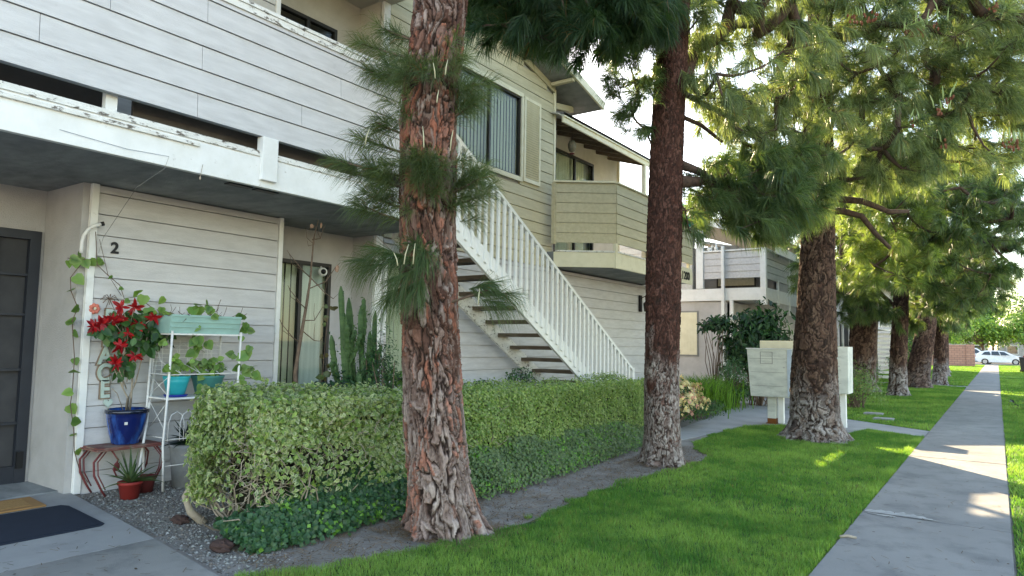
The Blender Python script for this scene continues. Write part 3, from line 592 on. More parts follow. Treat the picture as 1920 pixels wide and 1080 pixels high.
# ================================================================ TREES
def path_interp(pts, n):
    """pts rows x,y,z,r ; resample along z smoothly"""
    P = np.array(pts, float); t = np.arange(len(P)); u = np.linspace(0, len(P)-1, n)
    out = np.stack([np.interp(u, t, P[:, k]) for k in range(4)], 1)
    k = np.array([.25, .5, .25])
    for _ in range(3):
        q = out.copy(); q[1:-1] = out[:-2]*.25 + out[1:-1]*.5 + out[2:]*.25; out = q
    return out
def bark_trunk(parent, pts, seed, pal, nseg=150, dz=.014, depth=.02, cu=.055, cv=.15, roots=5, pale_h=.6, pale=(.42,.40,.38), pale_amt=.8, fresh=.0):
    P = np.array(pts, float); H_ = P[-1, 2] - P[0, 2]; nz_ = int(H_/dz)
    # resample uniformly in height
    z = np.linspace(P[0, 2], P[-1, 2], nz_); cx_ = np.interp(z, P[:, 2], P[:, 0]); cy_ = np.interp(z, P[:, 2], P[:, 1]); r = np.interp(z, P[:, 2], P[:, 3])
    k = int(.35/dz) | 1; ker = np.ones(k)/k
    sm = lambda a: np.convolve(np.pad(a, k//2, mode='edge'), ker, 'valid'); cx_, cy_, r = sm(cx_), sm(cy_), sm(r)
    th = np.linspace(0, 2*np.pi, nseg, endpoint=False); T, Z = np.meshgrid(th, z); Rr = np.repeat(r[:, None], nseg, 1)
    per = max(6, int(round(2*np.pi*float(np.mean(r))/cu))); U = T/(2*np.pi)*per; Vv = Z/cv
    U = U + (vnoise(U*.6, Vv*1.3, seed+1)-.5)*1.3 + (vnoise(U*3, Vv*3.3, seed+51)-.5)*.45 + .35*np.sin(Z*2.1+seed); Vv = Vv + (vnoise(np.mod(U,per)*1.1, Vv*.9, seed+2)-.5)*1.3 + (vnoise(U*4, Vv*3, seed+52)-.5)*.5
    U = np.mod(U, per); ui = np.floor(U).astype(int); vi = np.floor(Vv).astype(int)
    f1 = np.full(U.shape, 9.); f2 = np.full(U.shape, 9.); idc = np.zeros(U.shape)
    for a in (-1, 0, 1):
        for b in (-1, 0, 1):
            i = (ui+a) % per; j = vi+b; px = (ui+a) + .15 + .7*hsh(i, j, seed); py = j + .15 + .7*hsh(i, j, seed+9)
            d = np.hypot((U-px), (Vv-py)*.8); new = d < f1
            f2 = np.where(new, f1, np.minimum(f2, d)); idc = np.where(new, hsh(i, j, seed+5), idc); f1 = np.where(new, d, f1)
    fine = vnoise(U*9, Vv*12, seed+3); mid = vnoise(U*2.2, Vv*2.2, seed+4); fib = vnoise(U*16, Vv*3.2, seed+6)
    # second, finer generation of flakes
    per2 = per*2; U2 = np.mod(U*2 + (fine-.5)*.7, per2); V2_ = Vv*2.3 + (mid-.5)*1.2; ui = np.floor(U2).astype(int); vi = np.floor(V2_).astype(int); g1 = np.full(U.shape, 9.); g2 = g1.copy(); id2 = np.zeros(U.shape)
    for a in (-1, 0, 1):
        for b in (-1, 0, 1):
            i = (ui+a) % per2; j = vi+b; px = (ui+a) + hsh(i, j, seed+31); py = j + hsh(i, j, seed+32)
            d = np.hypot(U2-px, (V2_-py)*.8); new = d < g1; g2 = np.where(new, g1, np.minimum(g2, d)); id2 = np.where(new, hsh(i, j, seed+33), id2); g1 = np.where(new, d, g1)
    wdt = .10 + .20*vnoise(U*1.3, Vv*1.1, seed+41); e = np.clip((f2-f1 + (fine-.5)*.16)/wdt, 0, 1); e = e*e*(3-2*e); e2 = np.clip((g2-g1)/.22, 0, 1)
    e = e*(.55+.45*e2); idc = np.mod(idc*.6 + id2*.4 + .0, 1.0)
    disp = depth*(e*(.55+.5*id2) + .25*fine + .25*mid + .15*fib - .5)
    h0 = Z - P[0, 2]; fl = np.clip(1 - h0/.45, 0, 1)**2
    lob = np.zeros_like(T)
    for q in range(roots):
        a = 2*np.pi*(q + .5*hsh(q, seed, 1))/roots; lob += np.exp(-((np.mod(T-a+np.pi, 2*np.pi)-np.pi)/.33)**2)*(.6+.8*hsh(q, seed, 3))
    Rr = Rr + disp*(1+.6*fl) + fl*lob*.15*r[0]/.3 + .012*np.sin(T*3+Z*1.3+seed)
    X = cx_[:, None] + Rr*np.cos(T); Y = cy_[:, None] + Rr*np.sin(T); V = np.stack([X, Y, Z - .03], -1).reshape(-1, 3)
    i = np.arange(nz_-1)[:, None]*nseg; j = np.arange(nseg)[None]; j2 = (j+1) % nseg
    F = np.stack([i+j, i+j2, i+nseg+j2, i+nseg+j], -1).reshape(-1, 4)
    pal = np.array(pal); ix = np.minimum((idc*len(pal)).astype(int), len(pal)-1); C = pal[ix]*(.7+.35*fine[..., None]+.3*fib[..., None])
    crack = np.array([.028, .019, .016]); pa = np.clip((pale_h*(.6+.8*vnoise(U*.5, Vv*.6, seed+8)) - h0)/.5, 0, 1)*pale_amt
    pa = pa*np.clip(e*1.4-.2, 0, 1)*np.clip(mid*1.1+id2*.6-.15, 0, 1); C = C*(1-pa[..., None]) + np.array(pale)*pa[..., None]*(.75+.45*fine[..., None])
    if fresh:
        fr = (vnoise(U*1.1, Vv*.8, seed+61)*.6 + id2*.4 > 1-fresh)*np.clip(e*1.5-.3, 0, 1)*.75; C = C*(1-fr[..., None]) + np.array([.36, .14, .09])*(.7+.5*fine[..., None])*fr[..., None]
    C = crack*(1-e[..., None]) + C*e[..., None]
    return npmesh('trunk', V, [F], M['bark'], parent, C.reshape(-1, 3), smooth=False)

def needles(Cn, D, per, nl, wd, slen=.14, droop=.5, spread=.8, pal=((.045,.085,.035),(.09,.14,.05)), tips=.0, base_fwd=.35):
    """tufts of long needles; Cn tuft centres (m,3), D shoot directions (m,3). returns V, F3, F4, col"""
    m = len(Cn); n = m*per; C = np.repeat(Cn, per, 0); D = np.repeat(nrm(D), per, 0)
    s = RNG.random(n)[:, None]; base = C + D*(s-.5)*slen
    rd = RNG.normal(0, 1, (n, 3)); rd -= (rd*D).sum(1, keepdims=True)*D; rd = nrm(rd)
    d0 = nrm(D*(base_fwd + .5*s + RNG.uniform(-.1, .35, (n, 1))) + rd*spread*RNG.uniform(.5, 1.1, (n, 1)))
    L = nl*RNG.uniform(.7, 1.1, (n, 1)); g = np.array([0, 0, -1.])
    mid = base + nrm(d0 + g*droop*.35)*L*.5; tip = mid + nrm(d0 + g*droop*(1.1+.5*RNG.random((n, 1))))*L*.5
    sd = nrm(np.cross(d0, RNG.normal(0, 1, (n, 3))))*wd/2
    V = np.stack([base-sd, base+sd, mid-sd, mid+sd, tip], 1).reshape(-1, 3)
    b = np.arange(n)[:, None]*5; F4 = b + np.array([[0, 1, 3, 2]]); F3 = b + np.array([[2, 3, 4]])
    a0, a1 = np.array(pal[0]), np.array(pal[1]); t = np.clip(np.repeat(RNG.random((m, 1)), per, 0)*.45 + RNG.random((n, 1))**1.6*.75 - .05, 0, 1)
    c = a0*(1-t) + a1*t; br = RNG.random(n) < .02; c[br] = (.22, .13, .06)
    return V, F3, F4, np.repeat(c, 5, 0)
def merge(parts):
    Vs, A3, A4, Cs = [], [], [], []; o = 0
    for V, f3, f4, c in parts: Vs.append(V); A3.append(f3+o); A4.append(f4+o); Cs.append(c); o += len(V)
    return np.concatenate(Vs), [np.concatenate(A3), np.concatenate(A4)], np.concatenate(Cs)
def mst(root_pts, nodes, pen=.0):
    """greedy tree from trunk points to clumps. returns list of (parent_index or -1-root_index)"""
    n = len(nodes); best = np.full(n, 1e9); par = np.zeros(n, int); done = np.zeros(n, bool); cost = np.zeros(n)
    for i, r in enumerate(root_pts):
        up = np.clip(r[2]-nodes[:, 2]+.1, 0, 9); d = np.linalg.norm(nodes - r, axis=1)*1.0 + .9*up; k = d < best; best[k] = d[k]; par[k] = -1-i
    order = []
    for _ in range(n):
        i = int(np.argmin(np.where(done, 1e9, best))); done[i] = True; order.append(i)
        d = np.linalg.norm(nodes - nodes[i], axis=1) + .0*best[i]; k = (d < best) & ~done; best[k] = d[k]; par[k] = i
    return par, order
def branches(parent, roots, nodes, r0=.011, m='bark', name='branch', rmax=.08, twigs=()):
    par, order = mst(roots, nodes); n = len(nodes); cnt = np.ones(n)
    for i in reversed(order):
        if par[i] >= 0: cnt[par[i]] += cnt[i]
    mb = MB()
    for i in order:
        q = Vector(nodes[i]); r = min(rmax, r0*cnt[i]**.5)
        if par[i] >= 0: p = Vector(nodes[par[i]]); rp = min(rmax, r0*cnt[par[i]]**.5)*.9
        else: p = Vector(roots[-1-par[i]]); rp = r*1.5
        L = (q-p).length; sag = Vector((random.uniform(-.05, .05), random.uniform(-.05, .05), -.10))*L
        mb.tube([p, p.lerp(q, .35)+sag*.9, p.lerp(q, .7)+sag*.8, q], [rp, (rp+r)/2, r, r*.9], 6, cap=False)
    for a, b in twigs: mb.tube([a, b], [.006, .004], 4, cap=False)
    o = mb.build(name, M['limb'], parent, smooth=True); return o
def crown(parent, trunk_top, clumps, k, spread_r, per, nl, wd, pal, roots, r0=.011, droop=.55, up=.25, name='foliage', axis=None, slen=.16):
    m = len(clumps); ax = np.array(axis if axis is not None else trunk_top)
    out = nrm((clumps - ax)*np.array([1, 1, .4])); D = np.repeat(out, k, 0)*.8 + RNG.normal(0, .55, (m*k, 3)) + np.array([0, 0, up])
    C = np.repeat(clumps, k, 0) + RNG.normal(0, 1, (m*k, 3))*spread_r*np.array([1, 1, .6])
    branches(parent, roots, clumps, r0, twigs=[(clumps[i], C[i*k+q]) for i in range(m) for q in range(k)])
    V, F, c = merge([needles(C, D, per, nl, wd, slen=slen, droop=droop, pal=pal)]); return npmesh(name, V, F, M['needle'], parent, c)
def roots_of(pts, z0, z1, n=8):
    P = np.array(pts); z = np.linspace(z0, z1, n); return np.stack([np.interp(z, P[:, 2], P[:, k]) for k in (0, 1)] + [z], 1)
PG = ((.04,.085,.04), (.20,.27,.11)); PY = ((.09,.15,.045), (.34,.42,.14)); PD = ((.03,.07,.04), (.07,.12,.055)); PS = ((.06,.105,.055), (.36,.42,.22))
GRP = 'pine trees in a row along the lawn'
def pine(label, base): return thing('pine_tree', label, 'pine tree', base, 0, GRP)
# ---- first, nearest pine
T1P = [(-3.62,4.32,0,.255), (-3.66,4.28,.3,.235), (-3.71,4.21,.85,.222), (-3.73,4.14,1.67,.207), (-3.71,4.06,2.52,.204), (-3.67,4.01,3.37,.198), (-3.59,4.01,3.9,.192), (-3.54,4.0,4.4,.188), (-3.5,4,6,.17), (-3.45,4,9,.11)]
T = pine('nearest pine, thick pink-grey flaking trunk with tufts of needles sprouting from it', (-3.62, 4.32, 0))
bark_trunk(T, T1P, 3, [(0.192, 0.12, 0.1), (0.128, 0.072, 0.056), (0.248, 0.176, 0.152), (0.096, 0.052, 0.04), (0.184, 0.1, 0.076), (0.304, 0.24, 0.216), (0.136, 0.08, 0.062)], 230, .0085, .034, .056, .23, 6, 1.5, (.44,.38,.355), .6, fresh=.33)
def T1pt(z, ang, out): 
    P = np.array(T1P); x, y, r = [np.interp(z, P[:, 2], P[:, k]) for k in (0, 1, 3)]; return (x + math.cos(ang)*(r+out), y + math.sin(ang)*(r+out), z)
cl = []; dr_ = []; cnts = []
def sprout(z, ang, out, n=1, jit=.08):
    for _ in range(n):
        a = ang + random.gauss(0, .35); p = T1pt(z+random.gauss(0, jit), a, out*random.uniform(.6, 1.15)); cl.append(p); dr_.append((math.cos(a), math.sin(a), random.uniform(-.05, .5)))
for ang in np.linspace(-math.pi, math.pi, 9)[:-1]:
    sprout(3.5, ang, .08, 2, .15); sprout(2.72, ang, .11, 3, .13)
sprout(3.5, -.85, .10, 7, .16); sprout(2.74, -.85, .12, 8, .14)
CAMA = -2.3                                                    # camera side of the trunk
for a in (-2.9, -2.4, -1.9, -1.2, -.7): sprout(3.5, a, .16, 2, .15); sprout(2.72, a, .2, 2, .13)
# longer side sprays to the left of the trunk (towards the viewer's left)
LEFT = -2.55
sprays = [(2.78, LEFT, .45), (2.86, LEFT+.15, .62), (2.62, LEFT-.1, .36), (3.2, LEFT, .28), (3.05, LEFT+.1, .4), (3.62, LEFT-.1, .42), (3.8, LEFT+.1, .5), (2.5, LEFT+.2, .34), (3.95, LEFT, .32),
          (2.78, .35, .28), (2.62, .5, .3), (3.5, .4, .2), (3.3, .2, .24), (2.7, .1, .35)]
TW = MB()
for z, a, o_ in [(z, a, o*.82) for z, a, o in sprays]:
    p0 = T1pt(z-.06, a, -.03); p1 = T1pt(z, a, o_*.55); p2 = T1pt(z+.05, a, o_); TW.tube([p0, p1, p2], [.012, .009, .006], 6)
    for q in (.35, .6, .85, 1.0):
        pp_ = np.array(p0)*(1-q)+np.array(p2)*q; cl.append(tuple(pp_ + RNG.normal(0, .025, 3))); dr_.append((math.cos(a)+random.gauss(0, .3), math.sin(a)+random.gauss(0, .3), .25+random.random()*.3))
TW.build('twig', M['twig'], T, smooth=True)
V1 = needles(np.array(cl), np.array(dr_), 84, .24, .0030, slen=.14, droop=.75, spread=.85, pal=((.07,.11,.05), (.15,.19,.08)), base_fwd=.3)
low = [((-3.50,3.74,2.20), (.2,-.5,.3)), ((-3.47,3.80,2.10), (.1,-.6,.1)), ((-3.55,3.66,2.12), (-.3,-.6,.1)), ((-3.44,3.76,2.16), (.4,-.4,.1)), ((-3.62,3.64,2.14), (-.5,-.6,.1)), ((-3.72,3.62,2.18), (-.7,-.6,.2)), ((-3.50,3.70,2.02), (.0,-.5,-.2)), ((-3.58,3.66,1.98), (-.2,-.5,-.2)),
       ((-3.52,3.70,1.90), (.0,-.4,-.3)), ((-3.62,3.64,1.86), (-.2,-.4,-.3)), ((-3.46,3.74,1.94), (.2,-.4,-.3)), ((-3.75,3.58,2.06), (-.5,-.4,-.1)), ((-3.82,3.56,2.1), (-.6,-.4,.1)), ((-3.22,4.2,1.95), (.5,.5,.2)), ((-3.12,4.3,1.88), (.6,.5,.1)), ((-3.2,4.24,1.82), (.6,.5,-.1)), ((-3.3,4.2,1.92), (.5,.3,.1))]
V2 = needles(np.array([a for a, b in low]), np.array([b for a, b in low]), 140, .33, .0030, slen=.12, droop=1.6, spread=.6, pal=((.06,.11,.045), (.13,.18,.075)), base_fwd=.3)
V, F, c = merge([V1, V2]); npmesh('foliage', V, F, M['needle'], T, c)
mb = MB()
for a, b in [((-3.5,3.72,2.12), (-3.6,3.98,2.0)), ((-3.7,3.63,2.15), (-3.62,3.98,1.98)), ((-3.2,4.22,1.9), (-3.55,4.15,1.8))]: mb.tube([b, a], [.012, .006], 6)
mb.build('twig', M['twig'], T)
def candle(mb, p, h, lean=(0, 0), r=.006):
    p = Vector(p); mb.tube([p, p + Vector((lean[0]*.3, lean[1]*.3, h*.5)), p + Vector((lean[0], lean[1], h))], [r, r*.95, r*.4], 6)
mb = MB()
for p, h in [((-3.26,3.52,2.86), .19), ((-3.11,3.63,2.84), .17), ((-3.17,3.52,3.34), .12), ((-3.22,3.60,3.2), .12), ((-3.42,3.52,2.04), .17), ((-3.36,3.55,2.04), .17), ((-3.46,3.50,2.03), .11), ((-2.98,3.82,1.76), .14), ((-3.62,3.30,2.88), .14), ((-3.2,3.66,3.42), .14)]:
    candle(mb, p, h*.85, (random.uniform(-.03, .03), random.uniform(-.03, .03)), .0045)
mb.build('new_shoot', M['candle_pale'], T, smooth=True)
# stub of bark on the right flank
# ---- second pine
T2P = [(-3.50,8.36,0,.235), (-3.5,8.33,.3,.215), (-3.5,8.3,.6,.208), (-3.49,8.25,1.14,.203), (-3.43,8.18,2.49,.207), (-3.34,8.1,3.83,.196), (-3.25,8.04,5.18,.186), (-3.2,8.0,6.2,.18), (-3.1,8,9.5,.10)]
T = pine('second pine, slim straight reddish brown trunk standing by the end of the hedge', (-3.5, 8.36, 0))
bark_trunk(T, T2P, 17, [(0.094, 0.041, 0.03), (0.055, 0.025, 0.019), (0.121, 0.061, 0.047), (0.072, 0.033, 0.025), (0.039, 0.019, 0.015)], 150, .013, .020, .042, .12, 6, 1.5, (.44,.41,.39), .8, fresh=.03)
CL = {}
CL['canopy'] = np.array([-359,660,513, -306,708,519, -471,591,544, -418,600,525, -446,554,546, -418,568,486, -334,610,547, -298,653,547, -382,588,547, -334,636,538, -310,655,524, -360,601,493, -293,696,586, -341,687,499, -402,612,486, -413,566,555, -364,596,520, -451,607,555, -300,691,538, -378,628,569, -335,669,576, -368,640,489, -402,620,524, -370,659,541, -407,585,544, -367,733,629, -467,664,596, -420,634,551, -331,695,568, -392,654,540, -349,739,535, -320,726,546, -458,607,542, -430,696,622, -390,679,515, -358,697,506, -378,674,594, -468,661,534, -356,713,548, -511,632,565, -503,644,602, -425,651,529, -471,633,613, -366,685,563, -321,745,588, -381,707,541, -438,693,523, -304,728,606, -432,638,597, -395,674,576, -330,727,606, -322,747,527, -475,593,596, -383,797,613, -376,781,651, -517,705,595, -492,684,633, -437,717,619, -522,653,587, -523,650,637, -393,741,589, -430,731,581, -349,822,615, -331,788,566, -351,797,644, -393,791,551, -498,712,568, -466,760,558, -402,734,555, -467,704,608, -451,709,563, -416,745,636, -380,803,578, -456,705,641, -398,775,633, -523,682,626, -490,739,553, -539,691,578]).reshape(-1, 3) / 100.
CL['t2left'] = np.array([-341,783,483, -352,752,472, -365,743,462, -351,766,453, -360,762,433, -355,791,423, -340,781,513, -356,746,494, -317,828,320, -314,832,296]).reshape(-1, 3) / 100.
CL['t2right'] = np.array([-195,838,604, -206,864,514, -232,942,481, -233,861,575, -299,837,631, -251,889,468, -299,833,463, -266,797,476, -277,785,552, -237,804,590, -248,907,563, -280,863,554, -204,903,593, -317,866,547, -255,890,430, -233,832,485, -256,800,438, -198,915,492, -320,848,507, -263,846,584, -203,949,571, -231,926,436, -214,958,567, -302,975,522, -241,983,537, -233,1076,512, -301,895,614, -287,1044,497, -356,965,692, -357,976,540, -238,982,680, -290,1018,597, -285,958,685, -355,952,580, -238,957,606, -315,943,582, -323,919,474, -230,1072,660, -276,986,653, -312,1010,476, -356,944,636, -253,938,497, -287,946,603, -349,1060,548, -287,1102,507, -288,970,490, -259,1053,452, -316,1022,472, -296,1045,452, -231,979,483, -313,937,471]).reshape(-1, 3) / 100.
CL['t2low'] = np.array([-247,866,366, -264,876,318, -206,868,364, -262,828,362, -222,900,317, -233,861,339, -280,834,332, -199,905,326, -213,871,336, -197,928,365, -266,872,344, -227,879,386, -238,865,304, -291,848,362, -222,912,295, -196,899,386, -237,957,310, -291,901,327, -249,933,402, -294,914,368, -207,943,321, -231,958,392, -199,944,356, -235,905,330, -228,941,356, -278,924,351, -279,904,392, -263,891,318, -242,919,371, -205,934,400, -304,884,344, -245,960,374, -215,985,337, -224,973,394, -280,946,404, -313,950,340, -304,964,370, -277,979,373, -243,975,321, -263,986,415, -222,970,366, -288,947,325, -318,917,364, -313,937,393, -266,963,332, -243,962,346]).reshape(-1, 3) / 100.
CL['t3'] = np.array([-26,1154,505, -98,1061,696, -180,1004,410, -70,1068,601, -42,1105,434, -169,1008,548, -144,1105,402, -33,1084,574, -230,1025,525, -1,1243,504, -15,1099,645, -12,1153,537, -211,986,444, 47,1157,610, -153,1117,522, -98,1043,554, -141,1068,704, -238,1072,669, 24,1123,562, 48,1264,464, -121,1067,609, -200,1065,515, -82,1156,502, -150,1031,438, -169,999,622, -197,973,531, 50,1260,516, -62,1180,569, -242,1074,429, -34,1216,665, -102,1054,450, -100,1087,401, 6,1180,426, -111,1130,685, 67,1280,581, -151,1073,602, 0,1154,625, -229,1050,718, 70,1204,696, 37,1169,663, -221,1070,615, -16,1204,739, -181,972,643, -102,1087,505, -138,1077,669, -72,1095,694, -124,1160,567, 64,1165,640, -73,1101,428, -185,1008,702, -51,1071,648, 34,1186,541, -150,1053,538, -169,1028,472, 35,1143,692, -124,1078,431, 10,1203,708, -178,1102,400, -6,1214,606, 69,1209,596, -53,1173,493, 14,1182,516, -183,1051,604, -60,1342,528, -54,1237,589, -19,1310,756, -120,1233,455, 46,1296,554, -203,1226,544, -220,1122,426, -165,1174,497, 10,1317,645, -253,1229,503, -17,1264,660, -154,1140,652, -219,1098,682, -125,1157,684, -249,1096,607, -109,1190,532, 50,1361,698, -145,1219,776, -192,1131,762, -7,1300,474, -89,1319,697, -201,1109,595, 45,1411,675, -19,1291,595, -128,1173,567, -257,1189,684, -75,1198,697, 30,1315,516, -205,1215,674, 20,1324,597, -216,1105,556, -176,1157,412, -184,1121,673, -73,1329,807, -133,1221,625, -87,1237,483, -267,1167,583, -74,1240,446, 6,1344,717, -55,1287,702, -76,1205,525, 46,1271,715, -167,1199,555, -205,1264,492, -77,1208,609, 36,1370,480, 74,1298,647, -19,1253,510, 10,1249,752, -273,1183,451, -228,1223,780, -98,1222,780, -181,1200,609, -152,1264,434, -28,1265,782, 80,1324,752, 74,1431,641, -42,1234,625, -121,1192,488, -256,1141,752, -259,1221,546, 71,1441,541, -4,1309,561, 55,1413,825, -167,1217,743, -120,1254,683, -256,1146,798, -41,1331,484, -85,1253,582, 78,1336,711, -156,1194,462, -46,1313,570, -107,1179,723, -177,1279,793, 89,1568,808, -61,1385,717, -184,1338,635, -31,1494,709, -115,1457,685, 80,1576,874, -256,1278,740, -118,1428,790, 56,1528,671, -208,1348,535, -101,1385,863, -74,1455,619, -152,1401,854, -129,1367,572, -20,1458,552, -88,1354,795, -126,1398,521, 16,1541,508, 28,1537,573, -236,1357,467, 12,1413,697, 45,1479,810, -228,1265,490, -173,1314,446, 13,1523,790, 50,1453,731, -46,1374,821, -204,1260,675, -60,1481,575, -228,1291,785, 7,1536,696, -117,1370,703, -240,1283,556, -32,1448,783, -144,1317,471, -171,1274,744, -250,1223,818, -2,1379,816, -140,1301,609, -264,1235,785, -254,1309,704, -85,1478,502, 68,1519,554, -40,1425,636, -244,1328,619, 64,1551,609, -277,1270,595, -26,1481,497, -181,1300,572, -292,1289,527, -156,1302,712, -224,1309,852, -279,1335,665, -13,1508,620, -177,1418,542, 83,1495,629, -67,1351,645, -219,1298,645, 80,1555,715, -295,1304,482, -156,1302,667, 23,1530,641, 42,1451,849, -123,1441,471]).reshape(-1, 3) / 100.
CL['t5'] = np.array([-223,1570,431, -233,1602,355, -232,1681,515, -169,1728,387, -164,1612,303, -117,1711,328, -172,1790,503, -182,1656,437, -288,1717,539, -277,1688,405, -134,1824,418, -221,1732,336, -283,1676,472, -275,1664,327, -125,1765,457, -196,1587,380, -182,1584,499, -127,1669,498, -241,1988,346, -152,1963,395, -221,1887,433, -248,1779,522, -204,1839,500, -291,1925,456, -291,1936,356, -298,1843,570, -312,1932,523, -192,1997,573, -183,1861,456, -258,1980,396, -330,1932,408, -209,1969,397, -146,1935,506, -259,1984,499, -155,2040,460, -179,1992,347]).reshape(-1, 3) / 100.
CL['t6'] = np.array([-131,1974,374, 37,2008,465, -134,1721,421, -13,1856,480, -95,2026,311, -31,1912,280, -9,2092,424, -59,1989,471, 28,2065,369, -107,1923,525, -9,1992,566, 33,1941,518, -59,1784,390, -96,1791,413, -57,1832,515, -52,2065,348, -150,1792,525, -162,1793,381, -151,2001,311, -158,1738,465, -6,1931,325, -83,1898,361, -122,2077,583, -90,2250,407, -190,2204,441, -1,2340,465, -177,2239,384, 0,2163,524, -128,2287,357, -156,2124,497, -29,2147,571, -50,2332,301, -120,2168,276, 37,2118,551, -74,2204,484, -175,2123,589, -30,2281,394, -87,2117,528, 39,2395,434, -6,2262,325, -72,2174,615, 45,2156,484, -108,2070,433, 2,2302,644, -74,2322,358, -221,2366,498, -59,2456,338, -5,2534,668, 20,2475,479, -150,2528,385, 27,2620,391, -138,2420,504, -37,2549,494, -145,2399,663, -197,2320,369, -46,2392,535, 51,2546,546, -199,2372,620, -16,2554,426, -90,2455,463, -137,2583,320, -81,2561,643, -132,2365,590, 34,2583,624, -175,2410,453, -88,2581,410, -182,2522,574, -41,2549,333, -61,2509,291, -101,2445,284, -74,2530,346, -140,2412,327, -135,2395,282, -113,2594,354, -72,2765,361, -93,2783,316, -132,2660,307, -177,2718,362, -132,2641,357, -110,2672,271, -43,2790,331]).reshape(-1, 3) / 100.
CL['t4'] = np.array([-376,2128,379, -282,2155,344, -420,1958,422, -309,2152,390, -355,1940,476, -353,1821,378, -323,2064,304, -316,1861,423, -307,2115,462, -384,1888,330, -352,1971,303, -402,1956,468, -333,2135,526, -430,2171,367, -373,2424,480, -338,2512,378, -366,2413,548, -463,2139,476, -442,2321,502, -399,2320,331, -452,2423,447, -509,2362,443, -361,2314,369, -316,2232,405, -359,2366,308, -408,2320,550, -284,2568,304, -216,2626,295, -334,2227,249, -234,2578,247, -274,2378,250, -319,2418,269, -411,2510,305, -340,2332,299]).reshape(-1, 3) / 100.
CL['far'] = np.array([-157,3210,326, -288,3351,340, -207,3368,273, -199,3298,324, -242,3325,282, -156,3230,263, -308,3486,266, -239,3246,331, -277,3657,284, -192,3934,336, -158,3749,265, -232,4207,303, -231,3884,347, -362,4107,316, -204,3925,390, -273,3717,366, -354,3965,377, -251,3760,256, -332,3659,247]).reshape(-1, 3) / 100.
def cat(*k): return np.concatenate([CL[i] for i in k])
ex = RNG.uniform(-1, 1, (14, 3))*np.array([2.0, 2.0, 1.4]) + np.array([-3.1, 8.2, 8.2])
crown(T, (-3.2, 8.0, 6.0), CL['canopy'], 7, .16, 130, .31, .007, PD, roots_of(T2P, 4.6, 6.5), .012, .7, .1, axis=(-3.6, 7.4, 6.2))
crown(T, (-3.2, 8.0, 6.0), np.concatenate([CL['t2right'], ex]), 6, .18, 90, .31, .0062, PS, roots_of(T2P, 4.2, 8), .012, 1.3, .25)
crown(T, (-3.3, 8.1, 4.0), CL['t2low'], 7, .15, 105, .30, .0062, PG, roots_of(T2P, 3.6, 3.9, 2), .010, 1.2, .25)
crown(T, (-3.3, 8.1, 4.6), CL['t2left'], 5, .10, 110, .28, .005, PG, roots_of(T2P, 4.3, 4.8, 3), .008, 1.0, .1)
mb = MB(); mb.tube([(-3.33,8.1,3.83), (-3.1,8.35,3.74), (-2.92,8.6,3.66), (-2.7,8.85,3.72), (-2.4,9.2,3.8)], [.075, .055, .045, .04, .025], 8)
mb.tube([(-3.25,8.1,4.75), (-3.0,8.6,4.62), (-2.75,9.1,4.4), (-2.5,9.4,4.25)], [.045, .035, .028, .02], 8); mb.tube([(-3.3,8.1,4.45), (-3.05,8.5,4.35), (-2.9,8.9,4.2)], [.035, .028, .02], 8)
mb.build('branch', M['limb'], T, smooth=True)
# ---- third pine
T3P = [(-2.46,12.17,0,.385), (-2.46,12.15,.3,.37), (-2.46,12.1,1.08,.34), (-2.41,12.0,1.94,.29), (-2.36,11.94,2.9,.25), (-2.31,11.89,3.76,.225), (-2.25,11.9,6,.19), (-2.2,11.9,10,.10)]
T = pine('third pine, stout dark brown furrowed trunk with whitish foot, in front of the grey mailbox', (-2.46, 12.17, 0))
bark_trunk(T, T3P, 29, [(0.081, 0.046, 0.034), (0.05, 0.031, 0.025), (0.118, 0.074, 0.056), (0.149, 0.099, 0.074), (0.037, 0.025, 0.02)], 190, .013, .028, .055, .17, 8, 1.15, (.46,.44,.44), .75, fresh=.0)
crown(T, (-2.3, 11.9, 5.0), CL['t3'], 7, .20, 92, .33, .0065, PS, roots_of(T3P, 4.2, 8.5), .012, 1.2, .25)
ex = RNG.uniform(-1, 1, (16, 3))*np.array([2.0, 2.0, 1.2]) + np.array([-2.0, 12, 9.4]); V, F, c = merge([needles(ex, RNG.normal(0, 1, (16, 3)), 260, .5, .016, slen=.7, pal=PG)]); npmesh('foliage', V, F, M['needle'], T, c)
mb = MB(); mb.tube([(-2.28,11.95,3.7), (-2.0,12.1,3.72), (-1.72,12.2,3.62), (-1.55,12.3,3.35), (-1.35,12.4,3.1)], [.06, .055, .05, .04, .03], 8)
mb.tube([(-2.25,12.3,4.0), (-1.8,12.9,4.0), (-1.45,13.3,3.85), (-1.2,13.7,3.9)], [.06, .055, .045, .03], 8); mb.build('branch', M['limb'], T, smooth=True)
CONES = [(-1.45,9.96,5.92),(-1.32,10.05,5.93),(-1.21,10.13,5.98),(-2.07,9.56,5.64),(-2.0,9.61,5.57),(-1.98,9.62,5.68),(-0.85,10.4,5.73),(-0.78,10.45,5.77),(-0.69,10.51,5.77),(-0.54,10.61,5.85),(0.1,11.04,6.11),(-0.82,10.54,4.54),(-0.53,10.73,4.7),(-0.49,10.8,4.27),(0.21,11.29,4.28),(0.29,11.35,4.25),(-0.42,10.79,4.85)]
for p in CONES:
    mb = MB()
    for _ in range(7): mb.ball((p[0]+random.gauss(0, .03), p[1]+random.gauss(0, .03), p[2]+random.uniform(-.05, .06)), .016, (1, 1, 1.7), 6, 4, .15)
    mb.build('pollen_cone', M['cone_red'], T)
mb = MB()
for p in CONES:
    for _ in range(3): candle(mb, (p[0]+random.gauss(0, .08), p[1]+random.gauss(0, .08), p[2]+.03), random.uniform(.12, .22), (random.gauss(0, .03), random.gauss(0, .03)), .011)
